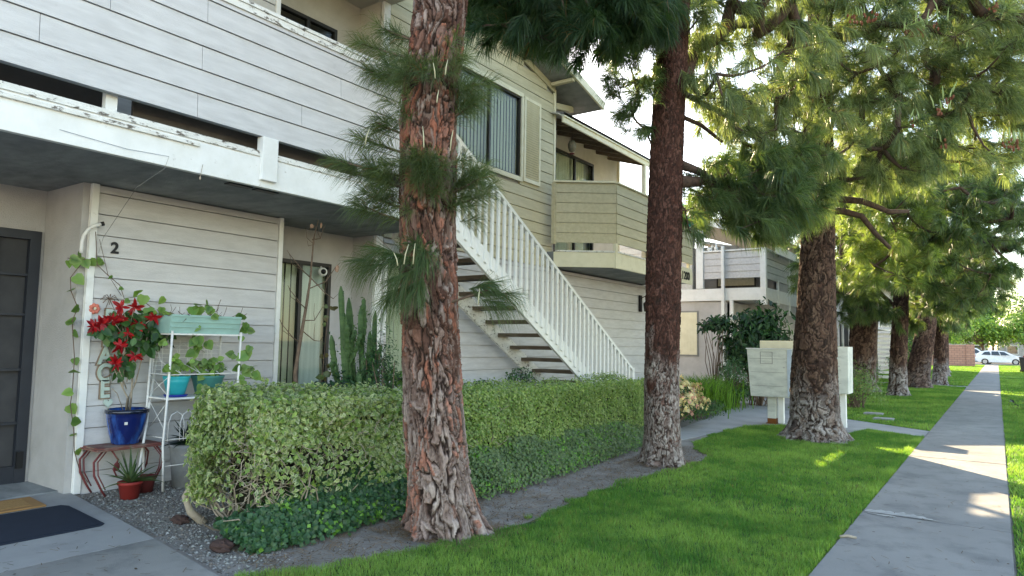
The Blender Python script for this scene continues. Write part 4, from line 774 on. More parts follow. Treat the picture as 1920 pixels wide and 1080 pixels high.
for i in RNG.integers(0, len(CL['t3']), 60):
    p = CL['t3'][i]; candle(mb, p + RNG.normal(0, .12, 3), random.uniform(.12, .22), (random.gauss(0, .03), random.gauss(0, .03)), .010)
mb.build('new_shoot', M['candle'], T, smooth=True)
# ---- farther pines
def far_pine(label, P, seed, clumps, pal, per, k, wd, nl, sp, zr=(2.6, 6), pale=.8, extra=None, r=.014):
    t = pine(label, P[0][:3]); bark_trunk(t, P, seed, [(0.112, 0.068, 0.053), (0.068, 0.041, 0.034), (0.158, 0.098, 0.075), (0.195, 0.135, 0.105)], 90, .03, .035, .085, .22, 7, 1.1, (.46,.46,.48), pale)
    c = np.concatenate([clumps, extra]) if extra is not None else clumps
    crown(t, P[-1][:3], c, k, sp, per, nl, wd, pal, roots_of(P, *zr), r, .7, .2, slen=.3); return t
def blob(c, r, n): q = RNG.normal(0, 1, (n, 3)); q = nrm(q)*RNG.uniform(.3, 1, (n, 1))**.5; return np.array(c) + q*np.array(r)
far_pine('short-looking slender pine with pale foot standing on the lawn past the mailbox', [(-2.64,25.2,0,.26), (-2.6,25.1,.8,.235), (-2.47,25.01,3.1,.2), (-2.4,25,7,.14), (-2.4,25,9,.08)], 41, CL['t5'], PY, 130, 8, .009, .32, .26, extra=blob((-2.4, 23.5, 7.2), (2.4, 2.4, 1.5), 40))
far_pine('broad pine trunk with pale foot behind the yellow-green bush, right of the mailbox', [(-3.89,26.66,0,.45), (-3.88,26.6,.6,.42), (-3.74,26.45,3.2,.38), (-3.7,26.4,7,.25), (-3.7,26.4,9,.12)], 43, CL['t4'], PG, 120, 8, .010, .34, .28, extra=blob((-4.4, 25, 6.6), (2.0, 2.2, 1.4), 30))
far_pine('leaning dark pine with widely flared foot, halfway along the row', [(-2.60,31.0,0,.44), (-2.5,31.0,.8,.38), (-2.28,31.0,2.0,.33), (-2.1,31.0,3.4,.28), (-1.8,31,7,.2), (-1.7,31,9,.1)], 47, CL['t6'], PG, 120, 8, .011, .36, .30, extra=blob((-1.5, 29, 7.3), (2.4, 3, 1.2), 26), pale=.25)
far_pine('pale-footed pine just behind the leaning one', [(-2.05,34.3,0,.26), (-1.98,34.2,.8,.24), (-1.9,34,2.7,.2), (-1.85,34,7,.14), (-1.8,34,9,.08)], 53, CL['far'], PG, 80, 7, .02, .38, .35, extra=blob((-2.2, 36, 6.0), (2.0, 2.5, 2.2), 45))
i = 0
for (x, y, r, lb) in [(-2.45, 45.2, .22, 'thin pine, third from the brick wall'), (-2.85, 52.5, .22, 'thin pine, second from the brick wall'), (-3.35, 62, .22, 'last pine of the row, close to the brick wall')]:
    P = [(x, y, 0, r*1.25), (x, y, .6, r), (x+.05, y, 3, r*.85), (x+.1, y, 8.5, r*.4)]
    far_pine(lb, P, 61+i, blob((x-.3, y, 5.6), (2.1, 2.4, 2.2), 60), PG if i != 1 else PY, 60, 6, .03, .42, .4, zr=(3, 8)); i += 1

# ================================================================ LEAVES
def leaves(P, Nn, size, asp=.55, cen=((.06,.14,.03),), rim=None, fold=.25, droop=0.0, up=None):
    """small folded leaves: base, left, tip, right, centre"""
    n = len(P); Nn = nrm(Nn + RNG.normal(0, .45, (n, 3))); a = RNG.normal(0, 1, (n, 3)) + (np.array(up) if up is not None else 0); a -= (a*Nn).sum(1, keepdims=True)*Nn; a = nrm(a); a = nrm(a - np.array([0, 0, droop])); b = nrm(np.cross(Nn, a))
    s = (size*RNG.uniform(.65, 1.25, n))[:, None]; Nn = np.cross(a, b)
    V = np.stack([P, P + a*s*.45 + b*s*asp*.5 + Nn*s*fold*.4, P + a*s - Nn*s*fold*.3, P + a*s*.45 - b*s*asp*.5 + Nn*s*fold*.4, P + a*s*.5], 1).reshape(-1, 3)
    bi = np.arange(n)[:, None, None]*5; F = (bi + np.array([[0,4,1],[1,4,2],[2,4,3],[3,4,0]])[None]).reshape(-1, 3)
    cen = np.array(cen); ci = RNG.integers(0, len(cen), n); cc = cen[ci]*RNG.uniform(.75, 1.25, (n, 1)); C = np.repeat(cc[:, None], 5, 1)
    if rim is not None:
        rc = np.array(rim)[RNG.integers(0, len(rim), n)]*RNG.uniform(.8, 1.15, (n, 1)); C[:, 1] = rc; C[:, 2] = rc; C[:, 3] = rc
    return V, F, C.reshape(-1, 3)
def broad(P, Nn, size, asp=.55, cen=((.06,.14,.03),), rim=None, fold=.25, droop=0.0, heart=0):
    n = len(P); Nn = nrm(Nn + RNG.normal(0, .4, (n, 3))); a = RNG.normal(0, 1, (n, 3)); a -= (a*Nn).sum(1, keepdims=True)*Nn; a = nrm(a); a = nrm(a - np.array([0, 0, droop])); b = nrm(np.cross(Nn, a)); Nn = np.cross(a, b)
    s = (size*RNG.uniform(.6, 1.2, n))[:, None]; pr = [(0, 0), (-.05, .30), (.18, .54), (.52, .46), (.82, .20)] if heart else [(0, 0), (.12, .27), (.36, .47), (.64, .40), (.87, .18)]
    vs = [P]; curl = RNG.uniform(.05, .35, (n, 1))
    for sg in (1, -1):
        for (u, v) in pr[1:]: vs.append(P + a*s*u + b*s*sg*v*asp*2*.5 + Nn*s*(fold*.5*v - curl*u*u*.5))
    vs.append(P + a*s - Nn*s*curl*.5)
    for u in (.3, .6): vs.append(P + a*s*u - Nn*s*curl*u*u*.5)
    V = np.stack(vs, 1).reshape(-1, 3)        # 0 base, 1-4 left, 5-8 right, 9 tip, 10-11 midrib
    f = [[0,10,2],[0,2,1],[10,11,3],[10,3,2],[11,9,4],[11,4,3],[0,6,10],[0,5,6],[10,7,11],[10,6,7],[11,8,9],[11,7,8]]
    F = (np.arange(n)[:, None, None]*12 + np.array(f)[None]).reshape(-1, 3); cen = np.array(cen); cc = cen[RNG.integers(0, len(cen), n)]*RNG.uniform(.75, 1.25, (n, 1)); C = np.repeat(cc[:, None], 12, 1)
    if rim is not None:
        rc = np.array(rim)[RNG.integers(0, len(rim), n)]*RNG.uniform(.8, 1.15, (n, 1))
        for k in range(1, 10): C[:, k] = C[:, k]*.35 + rc*.65
    return V, F, C.reshape(-1, 3)
def leafmesh(name, sets, parent=None, m='leaf'):
    Vs, Fs, Cs = [], [], []; o = 0
    for V, F, C in sets: Vs.append(V); Fs.append(F+o); Cs.append(C); o += len(V)
    return npmesh(name, np.concatenate(Vs), [np.concatenate(Fs)], M[m], parent, np.concatenate(Cs))
# ---- clipped hedge
HP = [(3.15, -5.35, -4.62, 1.0), (3.5, -5.6, -4.50, 1.0), (4.2, -5.6, -4.42, 1.0), (5, -5.58, -4.36, .98), (6, -5.55, -4.40, .965), (8, -5.5, -4.50, .955), (9.3, -5.5, -4.56, .955), (10.7, -5.45, -4.6, .95)]
HPa = np.array(HP)
def hx(y): return np.interp(y, HPa[:, 0], HPa[:, 1]), np.interp(y, HPa[:, 0], HPa[:, 2]), np.interp(y, HPa[:, 0], HPa[:, 3])
H = thing('hedge', 'long clipped variegated hedge with bare twiggy near end, between the building and the pines', 'hedge', (-4.9, 6.8, 0))
def hedge_pts(n, zlo=.20):
    u = RNG.random(n); kind = RNG.random(n); y = 3.2 + 7.45*u**1.25; a, b, h = hx(y); P = np.zeros((n, 3)); Nn = np.zeros((n, 3))
    f = kind < .60; tp = (kind >= .60) & (kind < .90); en = kind >= .90
    P[f] = np.stack([b[f], y[f], zlo + (h[f]-zlo)*RNG.random(f.sum())**.8], 1); Nn[f] = (1, -.25, .35)
    P[tp] = np.stack([a[tp] + (b-a)[tp]*RNG.random(tp.sum()), y[tp], h[tp]], 1); Nn[tp] = (.2, -.2, 1)
    m = en.sum(); t = RNG.random(m); P[en] = np.stack([-5.55 + .98*t, 3.42 - .27*np.sin(t*np.pi)-.05*t, .22 + .78*RNG.random(m)], 1); Nn[en] = (-.1, -1, .3)
    # rounded edges and bumps
    q = vnoise(P[:, 1]*2.6, P[:, 2]*3.2 + P[:, 0]*2.5, 9) - .5; q = q*(.16 + .16*np.clip(4.6-P[:, 1], 0, 1)) + (vnoise(P[:, 1]*9, P[:, 2]*9+P[:, 0]*7, 10)-.5)*.07; P += nrm(Nn)*q[:, None] + RNG.normal(0, .022, (n, 3)) - nrm(Nn)*(RNG.random(n)**1.6*.15)[:, None]
    e = (np.clip(P[:, 2]-(h-.10), 0, 1) > 0) & f; P[e, 0] -= .05*RNG.random(e.sum())
    return P, Nn
P, Nn = hedge_pts(66000)
bare = (((P[:, 1]-3.55)/.75)**2 + ((P[:, 2]-.42)/.26)**2 < 1) & (P[:, 0] > -5.0) & (RNG.random(len(P)) < .80); P, Nn = P[~bare], Nn[~bare]
thin = (vnoise(P[:, 1]*5, P[:, 2]*6, 21) < .30) & (P[:, 1] < 5.2) & (P[:, 2] < .85) & (RNG.random(len(P)) < .7); P, Nn = P[~thin], Nn[~thin]
nr = P[:, 1] < 5.2
VG = [(.15,.25,.05), (.20,.31,.06), (.10,.18,.04), (.27,.36,.08)]; RM = [(.52,.55,.28), (.42,.48,.18), (.22,.33,.06), (.60,.60,.38)]
leafmesh('leaves', [leaves(P[nr], Nn[nr], .050, .6, [(.12,.20,.06), (.18,.27,.07), (.09,.15,.05), (.24,.32,.07)], RM), leaves(P[~nr], Nn[~nr], .036, .6, VG, [(.30,.38,.10), (.18,.29,.05), (.40,.45,.18)])], H)
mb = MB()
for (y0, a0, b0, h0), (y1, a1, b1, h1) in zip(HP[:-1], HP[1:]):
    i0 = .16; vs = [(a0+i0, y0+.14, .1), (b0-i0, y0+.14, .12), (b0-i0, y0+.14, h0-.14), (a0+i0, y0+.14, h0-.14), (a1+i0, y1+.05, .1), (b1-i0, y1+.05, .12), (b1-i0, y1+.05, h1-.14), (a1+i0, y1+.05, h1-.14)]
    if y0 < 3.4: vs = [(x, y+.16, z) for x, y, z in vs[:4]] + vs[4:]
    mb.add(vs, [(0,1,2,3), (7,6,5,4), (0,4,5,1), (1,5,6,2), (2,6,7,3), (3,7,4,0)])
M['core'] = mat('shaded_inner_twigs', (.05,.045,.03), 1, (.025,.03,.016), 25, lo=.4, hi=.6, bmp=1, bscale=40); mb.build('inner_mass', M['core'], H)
mb = MB(); random.seed(21)
for i in range(420):                                                       # tangle of bare twigs
    u = random.random()**1.6; y = 3.15 + 3.2*u; a, b, h = hx(y); z = random.uniform(.18, .85); p = Vector((b - random.uniform(-.03, .16), y, z))
    if random.random() < .35: p = Vector((random.uniform(-5.4, -4.6), 3.26+random.uniform(-.06, .12), random.uniform(.2, .9)))
    q = [p]; d = Vector((random.gauss(.1, .4), random.gauss(0, .6), random.gauss(.35, .6))).normalized()
    for s in range(3): d = (d + Vector((random.gauss(0, .5), random.gauss(0, .5), random.gauss(0, .5)))).normalized(); q.append(q[-1] + d*random.uniform(.03, .075))
    mb.tube(q, [.0042, .0036, .003, .002], 4, cap=False)
for (bx, by) in [(-4.75, 3.35), (-4.95, 3.3), (-5.25, 3.42), (-4.6, 3.6), (-4.7, 4.1), (-4.65, 4.8), (-4.7, 5.6)]:
    for _ in range(9):
        q = [Vector((bx, by, .0))]; d = Vector((random.gauss(.1, .5), random.gauss(-.1, .5), .8)).normalized()
        for s in range(5): d = (d + Vector((random.gauss(.05, .35), random.gauss(0, .35), random.gauss(.1, .3)))).normalized(); q.append(q[-1] + d*.11)
        mb.tube(q, [.012, .010, .008, .006, .005, .003], 5, cap=False)
mb.tube([(-5.28,3.24,.0), (-5.36,3.16,.10), (-5.38,3.12,.22), (-5.33,3.2,.42), (-5.25,3.35,.6)], [.035,.032,.026,.02,.015], 8); mb.build('twig', M['twig_pale'], H, smooth=True)
# ---- ivy at the hedge foot
n = 26000; y = 2.98 + 7.7*RNG.random(n)**1.2; base = np.interp(y, [3.0, 3.3, 4, 4.6, 5.5, 6.5, 8, 9, 10.7], [-4.25, -4.16, -4.2, -4.12, -4.0, -4.05, -4.12, -4.2, -4.42]); top = np.interp(y, [3, 3.4, 4.2, 5.5, 7, 9, 10.7], [.14, .22, .32, .38, .34, .30, .30])
t = RNG.random(n); P = np.stack([base - t*.38 + RNG.normal(0, .03, n) + .05*(vnoise(y*4, t*3, 4)-.5), y, .015 + top*t**.8*(.8+.4*vnoise(y*3, y*0, 6)) + RNG.random(n)*.04], 1)
x2 = RNG.random(n) < .2; P[x2, 0] -= RNG.random(x2.sum())*.3; k = ~((P[:, 1] < 3.25) & (P[:, 0] < -4.75)); P = P[k]
near_ = P[:, 1] < 4.6; fresh = RNG.random(len(P)) < np.where(vnoise(P[:, 1]*5, P[:, 2]*8, 12) > .6, .32, .05)
IVD = [(.04,.09,.025), (.06,.125,.035), (.025,.065,.02), (.075,.14,.05)]; IVB = [(.16,.33,.04), (.11,.26,.03)]; dirn = np.array([1, -.3, .5])
iv = leafmesh('ivy', [leaves(P[~fresh & near_], np.tile(dirn, ((~fresh & near_).sum(), 1)), .042, .95, IVD, [(.03,.09,.035), (.05,.13,.06)]), leaves(P[fresh & near_], np.tile(dirn, ((fresh & near_).sum(), 1)), .036, .95, IVB),
      leaves(P[~fresh & ~near_], np.tile(dirn, ((~fresh & ~near_).sum(), 1)), .034, .9, [(.08,.14,.045), (.11,.18,.055), (.05,.10,.035)], [(.16,.22,.09)]), leaves(P[fresh & ~near_], np.tile(dirn, ((fresh & ~near_).sum(), 1)), .03, .9, IVB)])
tag(iv, 'dark green ivy creeping along the foot of the clipped hedge', 'ivy', kind='stuff')
# ================================================================ THINGS BY THE ENTRY
random.seed(33)
def dup_obj(o, parent, loc):
    c = o.copy(); col.objects.link(c); c.parent = parent; c.location = loc; return c
t = thing('doormat', 'dark navy rectangular doormat on the entry slab', 'doormat', (-6.2, 2.0, .02))
mb = MB(); mb.prism([(-6.72, 1.2), (-5.76, 1.2), (-5.755, 2.66), (-5.80, 2.71), (-6.62, 2.79), (-6.70, 2.76)], .021, .030); mb.build('mat_surface', M['navy_mat'], t, bevel=.003)
mb = MB(); mb.prism([(-6.69, 1.2), (-5.79, 1.2), (-5.79, 2.66), (-6.67, 2.75)], .0303, .0335); mb.build('pile', M['navy_mat'], t)
t = thing('doormat', 'tan coir doormat lying beside the dark one near the gated door', 'doormat', (-7.0, 2.0, .02))
mb = MB(); mb.prism([(-7.24, 1.3), (-6.76, 1.3), (-6.76, 2.67), (-7.22, 2.71)], .022, .038); mb.build('mat_surface', M['coir'], t, bevel=.004)
mb = MB(); mb.prism([(-7.17, 1.3), (-6.83, 1.3), (-6.83, 2.58), (-7.16, 2.62)], .0383, .041); mb.build('pile', mat('coir_pile', (.42,.25,.10), 1, (.30,.17,.06), 60), t)
# curved white pipe at the top of the corner board
t = thing('plant_hook', 'white curved pipe hook at the top of the corner board', 'hook', (-7.1, 3.0, 2.4))
mb = MB(); mb.tube([(-7.08,2.945,2.28), (-7.08,2.945,2.38), (-7.07,2.955,2.45), (-7.06,2.985,2.51), (-7.05,3.03,2.55), (-7.04,3.09,2.575)], [.017]*6, 10); mb.build('pipe', M['white_metal'], t, smooth=True)
mb = MB(); mb.tube([(-7.041,3.087,2.574), (-7.036,3.112,2.584)], [.02, .021], 10); mb.build('end_cap', M['black'], t)
# climbing variegated vine
VINE = [(-7.1,2.84,2.22),(-7.1,2.91,2.24),(-7.1,2.99,2.23),(-7.1,3.09,2.23),(-7.1,2.88,2.04),(-7.1,2.89,1.92),(-7.1,2.96,1.76),(-7.1,2.92,1.64),(-7.1,2.93,1.52),(-7.1,2.96,1.29),(-7.1,2.96,1.15),(-7.1,2.96,.98),(-7.1,2.95,.85),(-7.1,2.98,.7),(-7.1,3.0,.57),(-7.1,3.01,.42)]
VINE2 = [(-7.02,3.08,2.18),(-7.02,3.18,2.09),(-7.02,3.3,2.0),(-7.02,3.35,1.87),(-7.02,3.48,1.9),(-7.02,3.61,1.78),(-7.02,3.72,1.84),(-7.02,3.76,1.73),(-7.02,3.71,1.56),(-7.02,3.78,1.67)]
PV = [(-6.62,4.01,1.82),(-6.62,4.04,1.74),(-6.62,3.84,1.79),(-6.62,3.89,1.61),(-6.62,4.35,1.69),(-6.62,4.41,1.55),(-6.62,4.44,1.41),(-6.62,4.4,1.35),(-6.62,4.48,1.18),(-6.62,4.39,1.12),(-6.62,4.54,1.12),(-6.62,4.46,.92),(-6.62,3.94,1.46),(-6.62,3.89,1.51)]
def big_leaf(sets, p, size, n=(0.9, -.3, .3), cols=((.16,.28,.05), (.10,.20,.04)), rim=((.32,.42,.14), (.22,.33,.08)), cnt=1, jit=.02, droop=.8):
    P = np.array(p)[None] + RNG.normal(0, jit, (cnt, 3)); sets.append(broad(P, np.tile(np.array(n, float), (cnt, 1)), size, .95, cols, rim, fold=.3, droop=droop, heart=1))
t = thing('climbing_vine', 'variegated climbing vine trailing up the corner board beside the number 2', 'vine', (-7.1, 3.0, 0))
S_ = []
for p in VINE: big_leaf(S_, p, .10, cnt=1 if p[2] < 2.1 else 2, jit=.012)
for p in VINE2[:4]: big_leaf(S_, p, .07)
for p in VINE2[4:]: big_leaf(S_, p, .10, cnt=2, jit=.025, cols=((.20,.34,.05), (.13,.27,.04)))
for q_ in S_: leafmesh('leaf', [q_], t)
mb = MB(); mb.tube([VINE[3]] + [VINE[0]], .004, 4); mb.tube([VINE[2]] + [(v[0]-.01, v[1], v[2]) for v in VINE[4:]] + [(-7.1,3.06,.25), (-7.05,3.12,.12)], .0045, 5)
mb.tube([(-7.08,3.06,2.5)] + [(v[0]-.03, v[1], v[2]) for v in VINE2[:5]] + [(-7.02,3.6,1.8)], .004, 5); mb.tube([(-7.08,3.1,2.43), (-7.09,3.2,2.1), (-7.09,3.34,1.9)], .0025, 4); mb.build('stem', M['twig'], t)
# number, hanging sign, flower ornament
t = thing('hanging_sign', 'vertical hanging wall sign of painted letters spelling PEACE with a ribbon and a heart', 'sign', (-7.12, 3.26, .85))
for ch, z, y in (('P', 1.665, 3.255), ('E', 1.475, 3.245), ('A', 1.30, 3.235), ('C', 1.135, 3.235), ('E', .975, 3.25)):
    put_text('letter_backing', ch, .235, .008, (-7.128, y, z), M['sign_back'], t, .018, sx=.78); put_text('letter', ch, .235, .010, (-7.114, y, z), M['sign_mint'], t, .006, sx=.78)
mb = MB(); mb.extr([(0, -.04), (.045, .01), (.035, .04), (.012, .04), (0, .022), (-.012, .04), (-.035, .04), (-.045, .01)], (-7.13, 3.29, .84), (0,1,0), (0,0,1), (1,0,0), 0, .014); mb.build('heart', M['sign_mint'], t)
mb = MB()
for q in range(8):
    a = q*math.pi/4; mb.tube([(-7.11,3.24,1.86), (-7.09,3.24+.05*math.cos(a),1.86+.03*math.sin(a)+.02), (-7.11,3.24+.085*math.cos(a),1.86+.045*math.sin(a)-.01)], .004, 4)
mb.tube([(-7.11,3.24,1.86), (-7.11,3.20,1.74)], .003, 4); mb.tube([(-7.11,3.24,1.86), (-7.11,3.30,1.74)], .003, 4); mb.tube([(-7.11,3.27,1.25), (-7.10,3.3,.9)], .003, 4); mb.build('ribbon', M['twig'], t)
t = thing('flower_ornament', 'small pink flower ornament fixed to the siding left of the sign', 'ornament', (-7.12, 3.11, 1.76))
mb = MB()
for q in range(7):
    a = q*2*math.pi/7; mb.ball((-7.125, 3.115+.033*math.cos(a), 1.76+.033*math.sin(a)), .021, (.4, 1, 1), 8, 5)
mb.build('petals', M['pink'], t, smooth=True); MB().ball((-7.113, 3.115, 1.76), .014, (.6,1,1), 8, 5).build('centre', M['cream'], t, smooth=True)
# red plant table
t = thing('plant_table', 'small rusty red metal plant table under the blue pot', 'table', (-6.95, 3.38, 0))
mb = MB(); mb.box(-7.1, -6.78, 3.08, 3.66, .445, .462); mb.box(-7.12, -6.76, 3.06, 3.68, .432, .447); mb.build('table_top', mat('rusty_tray', (.17,.06,.05), .7, (.24,.17,.13), 7, lo=.45, hi=.6), t, bevel=.003)
for sx in (-7.08, -6.80):
    for sgn in (-1, 1):
        yc = 3.37; L = [(sx, yc+sgn*.25, .43), (sx, yc+sgn*.32, .34), (sx, yc+sgn*.31, .22), (sx, yc+sgn*.24, .08), (sx, yc+sgn*.20, -.005+.02)]
        MB().tube(L, .010, 6).tube([(p[0]+.012, p[1]-sgn*.03, p[2]) for p in L[:4]], .006, 5).build('leg', M['red_metal'], t, smooth=True)
mb = MB(); mb.tube([(-6.79,3.2,.43), (-6.79,3.26,.34), (-6.79,3.22,.26), (-6.79,3.26,.18)], .008, 6); mb.ball((-6.79,3.25,.28), .03, (.2, 1, 1.4)); mb.build('scroll', M['red_metal'], t, smooth=True)
# poinsettia in blue pot
t = thing('potted_poinsettia', 'tall red poinsettia shrub in a cobalt blue glazed pot on the red table', 'potted plant', (-6.96, 3.4, .463))
mb = MB(); mb.lathe((-6.96, 3.4, .463), [(0, .0), (.115, 0), (.125, .01), (.155, .12), (.178, .25), (.182, .29), (.192, .297), (.192, .325), (.176, .33), (.168, .30), (0, .285)], 40); mb.build('pot', M['blue_glaze'], t, smooth=True)
MB().lathe((-6.96, 3.4, .463), [(.1935, .296), (.1955, .31), (.1935, .328), (.17, .334)], 40).build('rim', flat('rim_glaze', (.008,.012,.03), .2, coat=.6) or M['rim_glaze'], t, smooth=True)
MB().lathe((-6.96, 3.4, .463), [(0, .292), (.165, .292)], 20).build('potting_soil', M['soil'], t)
MB().box(-6.795, -6.785, 3.3, 3.325, .66, .685).build('price_sticker', M['white'], t)
POIN = [(-6.82,3.22,1.78),(-6.82,3.34,1.78),(-6.82,2.99,1.58),(-6.82,3.05,1.61),(-6.82,3.14,1.65),(-6.82,3.24,1.66),(-6.82,3.53,1.69),(-6.82,3.38,1.61),(-6.82,3.29,1.53),(-6.82,3.23,1.41),(-6.82,3.37,1.31),(-6.82,3.2,1.24)]
mb = MB()
for bp, mid, tops in [((-6.97,3.4,.75), (-6.95,3.46,1.05), [(-6.9,3.5,1.4), (-6.88,3.53,1.6)]), ((-6.95,3.38,.75), (-6.93,3.33,1.0), [(-6.9,3.22,1.2), (-6.88,3.3,1.5)]), ((-6.96,3.42,.75), (-6.94,3.42,1.1), [(-6.9,3.36,1.5), (-6.88,3.24,1.7)])]:
    for tp in tops: mb.tube([bp, (bp[0], bp[1]+.01, .9), mid, tp], [.011, .009, .008, .005], 6)
for p in POIN: mb.tube([(-6.92, 3.36, p[2]-.25), (-6.88, (p[1]+3.36)/2, p[2]-.1), p], [.006, .005, .004], 5)
mb.tube([(-6.96,3.36,.78), (-6.93,3.28,.95), (-6.93,3.23,1.0)], .004, 4); mb.build('stem', M['twig_pale'], t, smooth=True)
S_ = []; q = nrm(RNG.normal(0, 1, (330, 3)))*RNG.uniform(.3, 1, (330, 1))**.6; P = np.concatenate([np.array([-6.92, 3.47, 1.55]) + q[:250]*np.array([.15, .33, .22]), np.array([-6.9, 3.31, 1.25]) + q[250:300]*np.array([.08, .10, .14]), np.array([-6.85, 3.12, 1.56]) + q[300:]*np.array([.05, .13, .08])])
S_.append(broad(P, np.tile([.8, -.4, .3], (330, 1)), .10, .7, [(.03,.10,.025), (.05,.14,.03), (.02,.065,.02), (.10,.19,.05)], [(.05,.12,.03)], droop=.8)); leafmesh('leaf', S_, t)
for p in POIN:
    S_ = []; k = 13; a = RNG.uniform(0, 6.28, k); pp = np.tile(np.array(p), (k, 1)); V, F, C = broad(pp, np.stack([np.full(k, .9), .5*np.cos(a), .5*np.sin(a)], 1), .085, .42, [(.42,.008,.014), (.30,.004,.01), (.50,.015,.02)], None)
    leafmesh('red_bracts', [(V, F, C)], t, 'leaf')
# aloe under the table
t = thing('potted_aloe', 'spiky green aloe in a small terracotta red pot under the red table', 'potted plant', (-6.62, 3.3, 0))
MB().lathe((-6.62, 3.3, 0.005), [(0, 0), (.075, 0), (.10, .13), (.108, .13), (.108, .155), (.095, .155), (0, .14)], 24).build('pot', M['terracotta_red'], t, smooth=True)
def spiky(parent, c, n, L, w_, cols, el=(.3, 1.3), nm='leaf', m='leaf', curl=.35):
    V = []; F = []; C = []
    for i in range(n):
        a = random.uniform(0, 2*math.pi); e = random.uniform(*el); l = L*random.uniform(.7, 1.1); d = Vector((math.cos(a)*math.cos(e), math.sin(a)*math.cos(e), math.sin(e))); sd = Vector((-math.sin(a), math.cos(a), 0)); up_ = sd.cross(d)*-1
        b = len(V); cc = np.array(random.choice(cols))*random.uniform(.75, 1.2)
        for s in range(6):
            u = s/5; p = Vector(c) + d*l*u + Vector((0, 0, -curl*l*u*u*math.cos(e))) ; ww = w_*(1-u)**.7*(.6+.4*min(1, u*5))
            V += [p - sd*ww/2 + Vector((0,0,ww*.25)), p - Vector((0,0,ww*.2)), p + sd*ww/2 + Vector((0,0,ww*.25))]; C += [cc]*3
        for s in range(5):
            k = b+s*3; F += [(k, k+1, k+4, k+3), (k+1, k+2, k+5, k+4)]
    return npmesh(nm, np.array([tuple(v) for v in V]), [np.array(F)], M[m], parent, np.array(C))
spiky(t, (-6.62, 3.3, .14), 34, .36, .034, [(.10,.17,.07), (.07,.13,.05), (.14,.20,.09)], (.25, 1.4))
t = thing('clay_pot', 'dark red clay pot leaning empty beside the aloe', 'pot', (-6.78, 3.52, 0)); MB().lathe((-6.78, 3.52, 0.01), [(0, 0), (.07, 0), (.09, .12), (.095, .15), (.085, .15), (.06, .02)], 20).build('pot', M['red_metal'], t, smooth=True)
t = thing('agave', 'dark spiky agave behind the white shelf, left of the hedge', 'plant', (-6.75, 3.95, .35)); spiky(t, (-6.75, 3.92, .42), 60, .34, .04, [(.02,.045,.03), (.03,.06,.035)], (.1, 1.3)); MB().lathe((-6.75, 3.92, 0.01), [(0, 0), (.13, 0), (.17, .38), (.185, .42), (.16, .41), (0, .38)], 24).build('pot', M['soffit'], t, smooth=True)
# white wire shelf
t = thing('plant_shelf', 'rusting white wire plant shelf standing against the siding', 'shelf', (-6.8, 3.98, 0))
for (x, y, nm) in [(-6.6, 3.61, 1), (-6.6, 4.36, 1), (-6.97, 3.61, 0), (-6.97, 4.36, 0)]:
    MB().tube([(x, y, 1.56), (x, y-.015, .9), (x+.005, y-.035, .45), (x, y-.02, .3), (x, y-.01, .02)], .012, 6).build('leg', M['white_metal'], t, smooth=True)
for z in (1.53, .90):
    mb = MB(); mb.box(-6.98, -6.59, 3.60, 4.37, z-.012, z+.004) if z < 1 else mb.box(-6.98, -6.59, 3.60, 4.37, z-.01, z+.006); mb.build('shelf_board', M['white_metal'], t, bevel=.002)
mb = MB()
for k in range(9): mb.tube([(-6.95, 3.62, 1.13+.04*k), (-6.95, 4.35, 1.13+.04*k)], .0035, 4)
for k in range(9): mb.tube([(-6.952, 3.62+.09*k, 1.12), (-6.952, 3.62+.09*k, 1.47)], .004, 4)
for yy in (3.72, 3.92, 4.12, 4.28):
    for s in (-1, 1): mb.tube([(-6.6+.0, yy, 1.14), (-6.9, yy+s*.05, 1.25), (-6.94, yy+s*.07, 1.38), (-6.94, yy, 1.44)], .003, 4)
mb.tube([(-6.6, 3.62, 1.13), (-6.6, 4.36, 1.13)], .005, 5); mb.tube([(-6.6,3.61,1.13), (-6.97,3.61,1.13)], .005, 5); mb.build('wire_grid', M['white_metal'], t)
mb = MB()
for k in range(6):
    y0 = 3.63+.12*k; mb.tube([(-6.62, y0, .48), (-6.62, y0, .66), (-6.62, y0+.03, .74), (-6.62, y0+.08, .77), (-6.62, y0+.13, .74), (-6.62, y0+.16, .66), (-6.62, y0+.16, .48)], .004, 5)
mb.tube([(-6.62, 3.6, .5), (-6.62, 4.36, .5)], .005, 5); mb.tube([(-6.62, 3.6, .25), (-6.62, 4.36, .25)], .005, 5); mb.tube([(-6.6, 3.6, .52), (-6.97, 3.6, .52)], .005, 5)
for s in (0, 1): mb.tube([(-6.6-.37*s, 3.605, .88), (-6.97+.37*s, 3.605, .56)], .0035, 4); mb.tube([(-6.6-.37*s, 3.605, 1.12), (-6.97+.37*s, 3.605, .92)], .0035, 4)
mb.build('wire_arches', M['white_metal'], t, smooth=True)
t = thing('leaning_pole', 'thin white pole leaning against the wall left of the wire shelf', 'pole', (-6.75, 3.45, 0)); MB().tube([(-6.72, 3.40, 0.0), (-7.1, 3.74, 1.33)], [.013, .013], 8).build('rod', M['white_metal'], t, smooth=True)
t = thing('flower_box', 'long mint green planter box with dry stems on top of the wire shelf', 'planter', (-6.77, 3.97, 1.537))
mb = MB(); mb.extr([(-.14, 0), (.14, 0), (.175, .165), (.185, .165), (.185, .185), (.17, .185), (.13, .02), (-.13, .02), (-.17, .185), (-.185, .185), (-.185, .165), (-.175, .165)], (-6.77, 3.59, 1.537), (1,0,0), (0,0,1), (0,1,0), 0, .76)
for yy in (3.592, 4.342): mb.extr([(-.14, 0), (.14, 0), (.175, .165), (-.175, .165)], (-6.77, yy, 1.538), (1,0,0), (0,0,1), (0,1,0), 0, .01)
